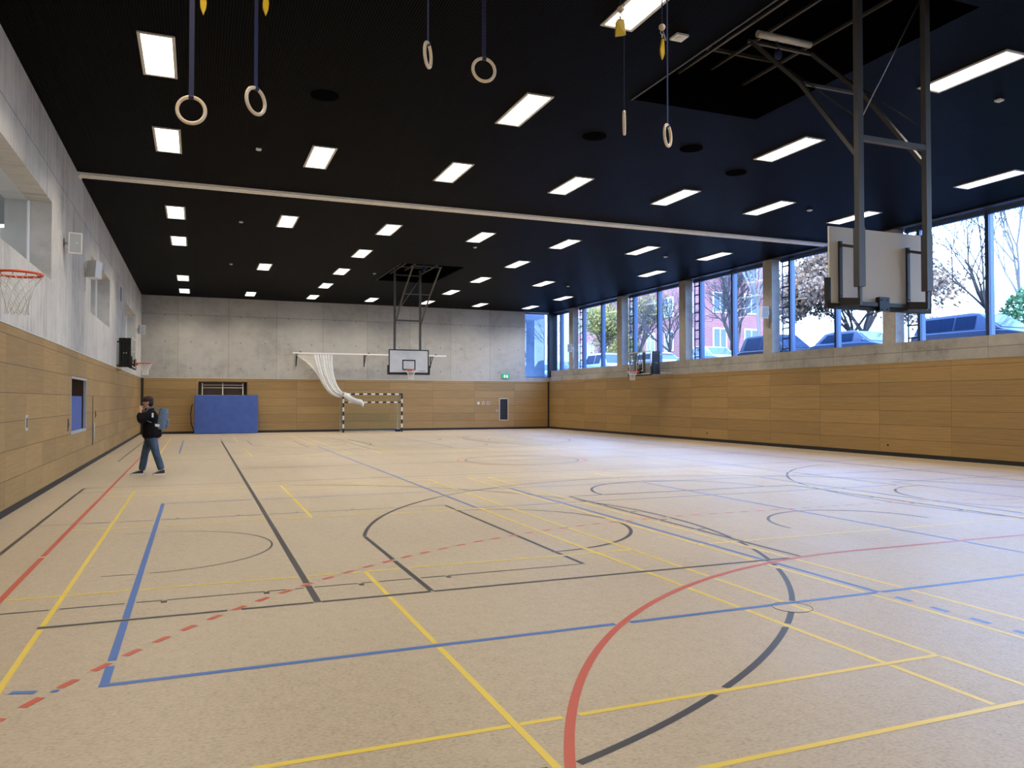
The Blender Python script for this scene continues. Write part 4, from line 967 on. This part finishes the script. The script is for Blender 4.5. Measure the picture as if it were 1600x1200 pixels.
# backpack
r = empty('backpack',(1.88,PYy,1.3))
b = MB()
T = Matrix.Translation((1.875,PYy,1.29)) @ Matrix.Rotation(math.radians(9),4,'Y')
rowsB = []
for i in range(9):
    f_ = i/8; z = -.225+.45*f_; row = []; bw = 1-.22*(f_**3)-.08*((1-f_)**3)
    for k in range(20):
        a_ = 2*PI*k/20; ca,sa = math.cos(a_),math.sin(a_)
        row.append(T @ Vector((.115*bw*math.copysign(abs(ca)**.5,ca),.16*bw*math.copysign(abs(sa)**.5,sa),z*1.08)))
    rowsB.append(row+[row[0]])
b.grid(rowsB); b.bm.faces.new([b.bm.verts.new(p) for p in rowsB[0][:-1]]); b.bm.faces.new([b.bm.verts.new(p) for p in rowsB[-1][:-1]])
b.build('main_bag','pack_blue',r)
b = MB(); b.box(.09,.15,-.12,.12,-.20,.0,None,T); b.build('front_pocket','pack_blue',r,bevel=.02)
b = MB(); b.tube([T@Vector((-.07,-.10,.20)),PP(1.70,-.13,1.555),PP(1.57,-.15,1.52),PP(1.50,-.165,1.40),PP(1.56,-.20,1.25),T@Vector((-.06,-.12,-.15))],.014,6)
b.tube([T@Vector((-.07,.10,.20)),PP(1.70,.13,1.555),PP(1.57,.15,1.52),PP(1.50,.165,1.40),PP(1.56,.20,1.25),T@Vector((-.06,.12,-.15))],.014,6); b.build('shoulder_strap','pack_blue',r)
b = MB(); b.box(-.14,-.03,-.172,-.164,-.19,-.13,None,T); b.build('label_patch','tag_white',r)
tag(r,'grey blue backpack worn by the walking person','backpack')
# ================================================================ OUTSIDE
GZ = 3.15
b = MB(); b.box(23.3,140,-60,170,GZ-.3,GZ); struct(b.build('ground','asphalt'),'street beyond the right windows')
b = MB(); b.box(-20,22.9,47,47.4,-1,9.5); b.box(22.9,23.75,47,62,-1,9.5); struct(b.build('wall_outer','concrete_out_shaded'),'pale concrete wall outside the corner window, shade put into its colour')
def car(x,y,L,wd,h,col,face,label,wagon=False):
    r = empty('parked_car',(x,y,GZ)); s = face   # front towards s along y
    P0 = lambda u,z: (y+s*u,GZ+z)
    hl = L/2
    prof = [(-hl,.35),(-hl,.75),(-hl+.05,.95),(-hl+.12 if wagon else -hl+.25,1.0)]
    body = [(-hl,.28),(-hl-.02,.6),(-hl+.05,.92),(-hl+.4,.97),(hl*.30,.95),(hl*.62,.90),(hl*.92,.74),(hl,.55),(hl,.28)]
    def loft(pr_, w0, w1, name, m, parent=r):
        b = MB(); zs = [q[1] for q in pr_]
        lay = []
        for (sx,k) in ((-1,w1),(-1,w0),(1,w0),(1,w1)): lay.append((sx,k))
        rings_ = []
        n = len(pr_)
        for f_ in (-1,-.88,.88,1):
            sc = 1 if abs(f_) < .9 else .93
            zc = GZ+.62
            rings_.append([b.bm.verts.new((x+f_*wd/2, y+s*u*(1 if abs(f_)<.9 else .985), GZ+(z if abs(f_)<.9 else .62+(z-.62)*.93))) for u,z in pr_])
        for A_,B_ in zip(rings_,rings_[1:]):
            for i in range(n): 
                fc = b.bm.faces.new((A_[i],A_[(i+1)%n],B_[(i+1)%n],B_[i]))
        b.bm.faces.new(rings_[0]); b.bm.faces.new(rings_[-1][::-1])
        return b.build(name,m,parent,bevel=.03)
    loft(body,1,1,'car_body',col)
    # cabin: tapered
    if wagon: cab = [(-hl+.12,.94),(-hl+.30,h-.08),(-hl+.55,h-.02),(0,h),(hl*.12,h-.04),(hl*.52,.93)]
    else: cab = [(-hl+.25,.93),(-hl+.75,h-.06),(-hl+1.1,h),(0,h),(hl*.15,h-.05),(hl*.52,.92)]
    def cabring(inset, prf, shrink=1.0):
        return [(inset,u,z) for u,z in prf]
    b = MB(); n = len(cab); rr = []
    for f_ in (-1,1):
        rr.append([b.bm.verts.new((x+f_*(wd/2-.06-(z-.93)*.32),y+s*u,GZ+z)) for u,z in cab])
    for i in range(n): b.bm.faces.new((rr[0][i],rr[0][(i+1)%n],rr[1][(i+1)%n],rr[1][i]))
    b.bm.faces.new(rr[0]); b.bm.faces.new(rr[1][::-1]); b.build('cabin',col,r,bevel=.03)
    # windows laid on the cabin faces
    b = MB()
    u0 = cab[0][0]+.35; u1 = cab[-1][0]-.28; zt = h-.12; zb_ = 1.0
    def side(f_,u,z): return (x+f_*(wd/2-.06-(z-.93)*.32+.012),y+s*u,GZ+z)
    cuts = [(-1e9,-.62),(-.56,.22),(.28,1e9)]
    ut0 = cab[1][0]+.22; ut1 = cab[-2][0]-.05
    for f_ in (-1,1):
        for ca,cb_ in cuts:
            a0 = max(u0,ca); a1 = min(u1,cb_); t0 = max(ut0,ca); t1 = min(ut1,cb_)
            if a1-a0 > .1 and t1-t0 > .05: b.quad([side(f_,a0,zb_),side(f_,a1,zb_),side(f_,t1,zt),side(f_,t0,zt)])
    b.build('side_window','car_glass',r)
    def across(p,q,name,m='car_glass'):
        b = MB(); (ua,za),(ub,zb2) = p,q; du,dz = ub-ua,zb2-za; l_ = math.hypot(du,dz); nx,nz = (dz/l_*.02,-du/l_*.02)
        if nz < 0: nx,nz = -nx,-nz
        A_ = (ua+du*.10+nx,za+dz*.10+nz); B_ = (ua+du*.9+nx,za+dz*.9+nz)
        w_ = lambda z: wd/2-.14-(z-.93)*.32
        b.quad([(x-w_(A_[1]),y+s*A_[0],GZ+A_[1]),(x+w_(A_[1]),y+s*A_[0],GZ+A_[1]),(x+w_(B_[1]),y+s*B_[0],GZ+B_[1]),(x-w_(B_[1]),y+s*B_[0],GZ+B_[1])]); b.build(name,m,r)
    across(cab[-1],cab[-2],'windscreen'); across(cab[0],cab[1],'rear_window')
    for u in (-hl*.62,hl*.62):
        for f_ in (-1,1):
            b = MB(); b.cyl((x+f_*(wd/2-.02)-(.2 if f_>0 else 0),y+s*u,GZ+.31),.31,.2,'x',24,'tyre'); b.cyl((x+f_*(wd/2-.02)-(.2 if f_>0 else 0)-.004,y+s*u,GZ+.31),.19,.208,'x',20,'steel'); b.build('wheel',None,r)
    b = MB()
    for f_ in (-1,1): b.sphere((x+f_*(wd/2+.07),y+s*(hl*.42),GZ+1.0),.08,n=10,sc=(1,.6,.75))
    b.build('side_mirror',col,r)
    b = MB()
    for f_ in (-1,1): b.box(x+f_*wd*.36-.16,x+f_*wd*.36+.16,min(y+s*(hl-.02),y+s*(hl+.03)),max(y+s*(hl-.02),y+s*(hl+.03)),GZ+.6,GZ+.72)
    b.build('headlamp','white_plastic',r)
    return tag(r,label,'car',group='cars parked along the street outside')
car(28.0,19.2,4.7,1.8,1.58,'paint_car_blue',-1,'blue estate car outside the window right of the near backboard',True)
car(28.4,25.0,4.4,1.75,1.46,'paint_car_blue',-1,'blue car seen under the near backboard',False)
car(28.6,30.1,4.5,1.85,1.72,'paint_car_dark',-1,'dark high car outside, left of the pillar with the speaker',True)
car(28.3,35.2,4.3,1.75,1.45,'paint_car_white',-1,'white car with blue windscreen in the middle window bay')
car(28.3,40.4,4.3,1.75,1.45,'paint_car_white',-1,'white car behind the right wall hoop')
car(28.3,46.6,4.6,1.85,1.72,'paint_car_white',-1,'white van-like car in the bay with yellow leaves',True)
car(28.3,52.2,4.3,1.75,1.45,'paint_car_silver',-1,'silver car left of the bay with yellow leaves')
car(28.3,58.0,4.3,1.75,1.5,'paint_car_silver',-1,'silver car in the farthest window bay')
# trees
def tree(x,y,h,r0,label,name='bare_tree',bark='bark',leaf=None,nleaf=0,seed=0,spread=.55,fork=2.0,crown=(2.5,1.0),depth=5,lsize=.12,lean=(0,0),twig=1.0):
    rd = random.Random(seed); root = empty(name,(x,y,GZ)); b = MB(); tips = []
    def grow(p,d,L,r,k):
        pts = [p]; q = p
        for i in range(3):
            d = (d+Vector((rd.uniform(-1,1),rd.uniform(-1,1),rd.uniform(-.3,.8)))*.13).normalized(); q = q+d*L/3; pts.append(q)
        b.tube(pts,[r,r*.88,r*.76,r*.62],6 if k < 2 else 4 if k < 4 else 3,caps=False)
        if k >= 2: tips.extend(pts[1:])
        if k >= depth: return
        nb = 3 if k < 4 else 2
        if k == 0: nb = 5
        for i in range(nb):
            a = rd.uniform(0,2*PI); sp_ = spread*rd.uniform(.5,1.35)
            o_ = d.orthogonal().normalized(); o_ = (Matrix.Rotation(a,3,d) @ o_)
            d2 = (d*math.cos(sp_)+o_*math.sin(sp_)+Vector((0,0,.10))).normalized()
            st = q if i else pts[2] if k else q
            grow(st,d2,L*rd.uniform(.68,.88),max(r*.58,.007),k+1)
    grow(Vector((x,y,GZ-.1)),Vector((lean[0],lean[1],1)).normalized(),fork,r0,0)
    b.build('trunk_and_branches',bark,root,recalc=False)
    if leaf:
        b = MB()
        for i in range(nleaf):
            t_ = rd.choice(tips); c = t_+Vector((rd.gauss(0,.30),rd.gauss(0,.30),rd.gauss(0,.22)))
            n_ = Vector((rd.gauss(0,1),rd.gauss(0,1),rd.gauss(0,1))).normalized(); u = n_.orthogonal().normalized()*lsize*rd.uniform(.5,1.1); v = n_.cross(u)*.8
            b.quad([c-u*.6,c-v*.5,c+u,c+v*.5])
        o = b.build('foliage',leaf,root,recalc=False); o['kind'] = 'stuff'
    return tag(root,label,'tree',group='trees along the street outside')
tree(34,58.0,8,.20,'tree with yellow leaves outside the far window bays','deciduous_tree','bark','leaf_yellow',6000,1,.62,2.0,lsize=.17,depth=6)
tree(33,50.5,8,.15,'wide bare tree left of the right wall hoop with some yellow leaves','deciduous_tree','bark','leaf_yellow',1500,2,.66,2.0,lsize=.15,depth=6)
tree(33,46.0,8,.14,'dark bare tree behind the right wall hoop',seed=3,spread=.62,fork=2.0,depth=6)
tree(34,41.0,8,.17,'large bare tree with many upright branches in the middle bay',seed=4,spread=.55,fork=2.4,depth=6)
tree(30.4,34.0,8,.12,'slender pale street tree beside the pillar speaker',seed=5,spread=.38,fork=3.8,bark='bark_pale')
tree(34.5,31.6,8,.15,'tree with brown autumn leaves left of the near backboard','deciduous_tree','bark','leaf_orange',24000,6,.80,2.1,lsize=.19,depth=6)
tree(34,23.6,8,.09,'thin bare tree with drooping twigs right of the near backboard',seed=7,spread=.6,fork=2.6,depth=6)
tree(37,24.2,9,.11,'pale birch trunk right of the last window mullion',seed=8,spread=.45,fork=3.2,bark='bark_pale',depth=6)
tree(36,22.9,9,.10,'pale birch with sparse leaves at the right picture edge','birch_tree','bark_pale','leaf_orange',900,9,.48,3.0,lsize=.12,depth=6)
tree(41,66.0,9,.24,'bare tree far behind the farthest window bay',seed=10,spread=.6,fork=2.6)
tree(40,48.0,9,.22,'bare tree standing before the red brick building',seed=11,spread=.6,fork=2.6)
tree(40,36.0,9,.22,'bare tree with few leaves behind the slender street tree','deciduous_tree','bark','leaf_yellow',500,12,.55,2.6,lsize=.14)
def bush(x,y,r,n,leaf,label,seed):
    rd = random.Random(seed); root = empty('garden_bush',(x,y,GZ)); b = MB()
    for k in range(7):
        a = rd.uniform(0,2*PI); b.tube([(x,y,GZ),(x+r*.4*math.cos(a),y+r*.4*math.sin(a),GZ+r),(x+r*.7*math.cos(a),y+r*.7*math.sin(a),GZ+r*1.6)],.03,5)
    b.build('stem','bark',root); b = MB()
    for i in range(n):
        v = Vector((rd.gauss(0,1),rd.gauss(0,1),rd.gauss(0,1))).normalized()*r*rd.uniform(.4,1)**.5; c = Vector((x,y,GZ+r*1.0))+Vector((v.x,v.y,v.z*1.15))
        if c.z < GZ+.05: continue
        n_ = Vector((rd.gauss(0,1),rd.gauss(0,1),rd.gauss(0,1))).normalized(); u = n_.orthogonal().normalized()*.10; w = n_.cross(u)
        b.quad([c-u,c-w*.6,c+u,c+w*.6])
    o = b.build('foliage',leaf,root,recalc=False); o['kind'] = 'stuff'
    return tag(root,label,'bush')
bush(35,22.0,1.6,4200,'leaf_green','green bush outside at the right picture edge',21)
bush(33,52.5,1.6,3800,'leaf_yellow','yellow bush behind the parked cars in the far bays',22)
# buildings
def building(x0,x1,y0_,y1_,h,wallm,label,nw,fl,z0=GZ,wy=1.3,wh=1.7,base=None):
    r = empty('street_building',((x0+x1)/2,(y0_+y1_)/2,z0))
    b = MB(); b.box(x0,x1,y0_,y1_,z0,z0+h); b.build('facade',wallm,r)
    if base: b = MB(); b.box(x0-.06,x1,y0_-.05,y1_+.05,z0,z0+base); b.build('plinth','render_white',r)
    b = MB(); b.box(x0-.3,x1+.3,y0_-.3,y1_+.3,z0+h,z0+h+.35); b.build('cornice','render_white',r)
    for f_ in range(fl):
        for k in range(nw):
            yc = y0_+(y1_-y0_)*(k+.5)/nw; zc = z0+(base or .6)+1.2+f_*3.3
            if zc+wh > z0+h: continue
            b = MB(); b.box(x0-.08,x0-.01,yc-wy/2-.12,yc+wy/2+.12,zc-.12,zc+wh+.12,'render_white'); b.box(x0-.10,x0-.081,yc-wy/2,yc+wy/2,zc,zc+wh,'car_glass')
            b.box(x0-.12,x0-.101,yc-.04,yc+.04,zc,zc+wh,'render_white'); b.box(x0-.12,x0-.101,yc-wy/2,yc+wy/2,zc+wh*.62,zc+wh*.62+.07,'render_white'); b.build('window',None,r)
    for f_ in range(fl if fl > 3 else 0):
        for xc in (x0+(x1-x0)*.28, x0+(x1-x0)*.72):
            zc = z0+(base or .6)+1.2+f_*3.3
            if zc+wh > z0+h: continue
            b = MB(); b.box(xc-wy/2-.12,xc+wy/2+.12,y0_-.08,y0_-.01,zc-.12,zc+wh+.12,'render_white'); b.box(xc-wy/2,xc+wy/2,y0_-.10,y0_-.081,zc,zc+wh,'car_glass'); b.box(xc-.04,xc+.04,y0_-.12,y0_-.101,zc,zc+wh,'render_white'); b.build('window',None,r)
    return tag(r,label,'building')
building(45,53,60.0,86,13.5,'red_brick','red brick building with white window frames behind the bare trees',8,4,base=2.2)
building(52,64,90,130,12,'facade_pale','pale building beyond the farthest window bay',10,3)
building(58,70,-30,38,3.4,'facade_pale','low pale building far behind the parked cars',14,1)
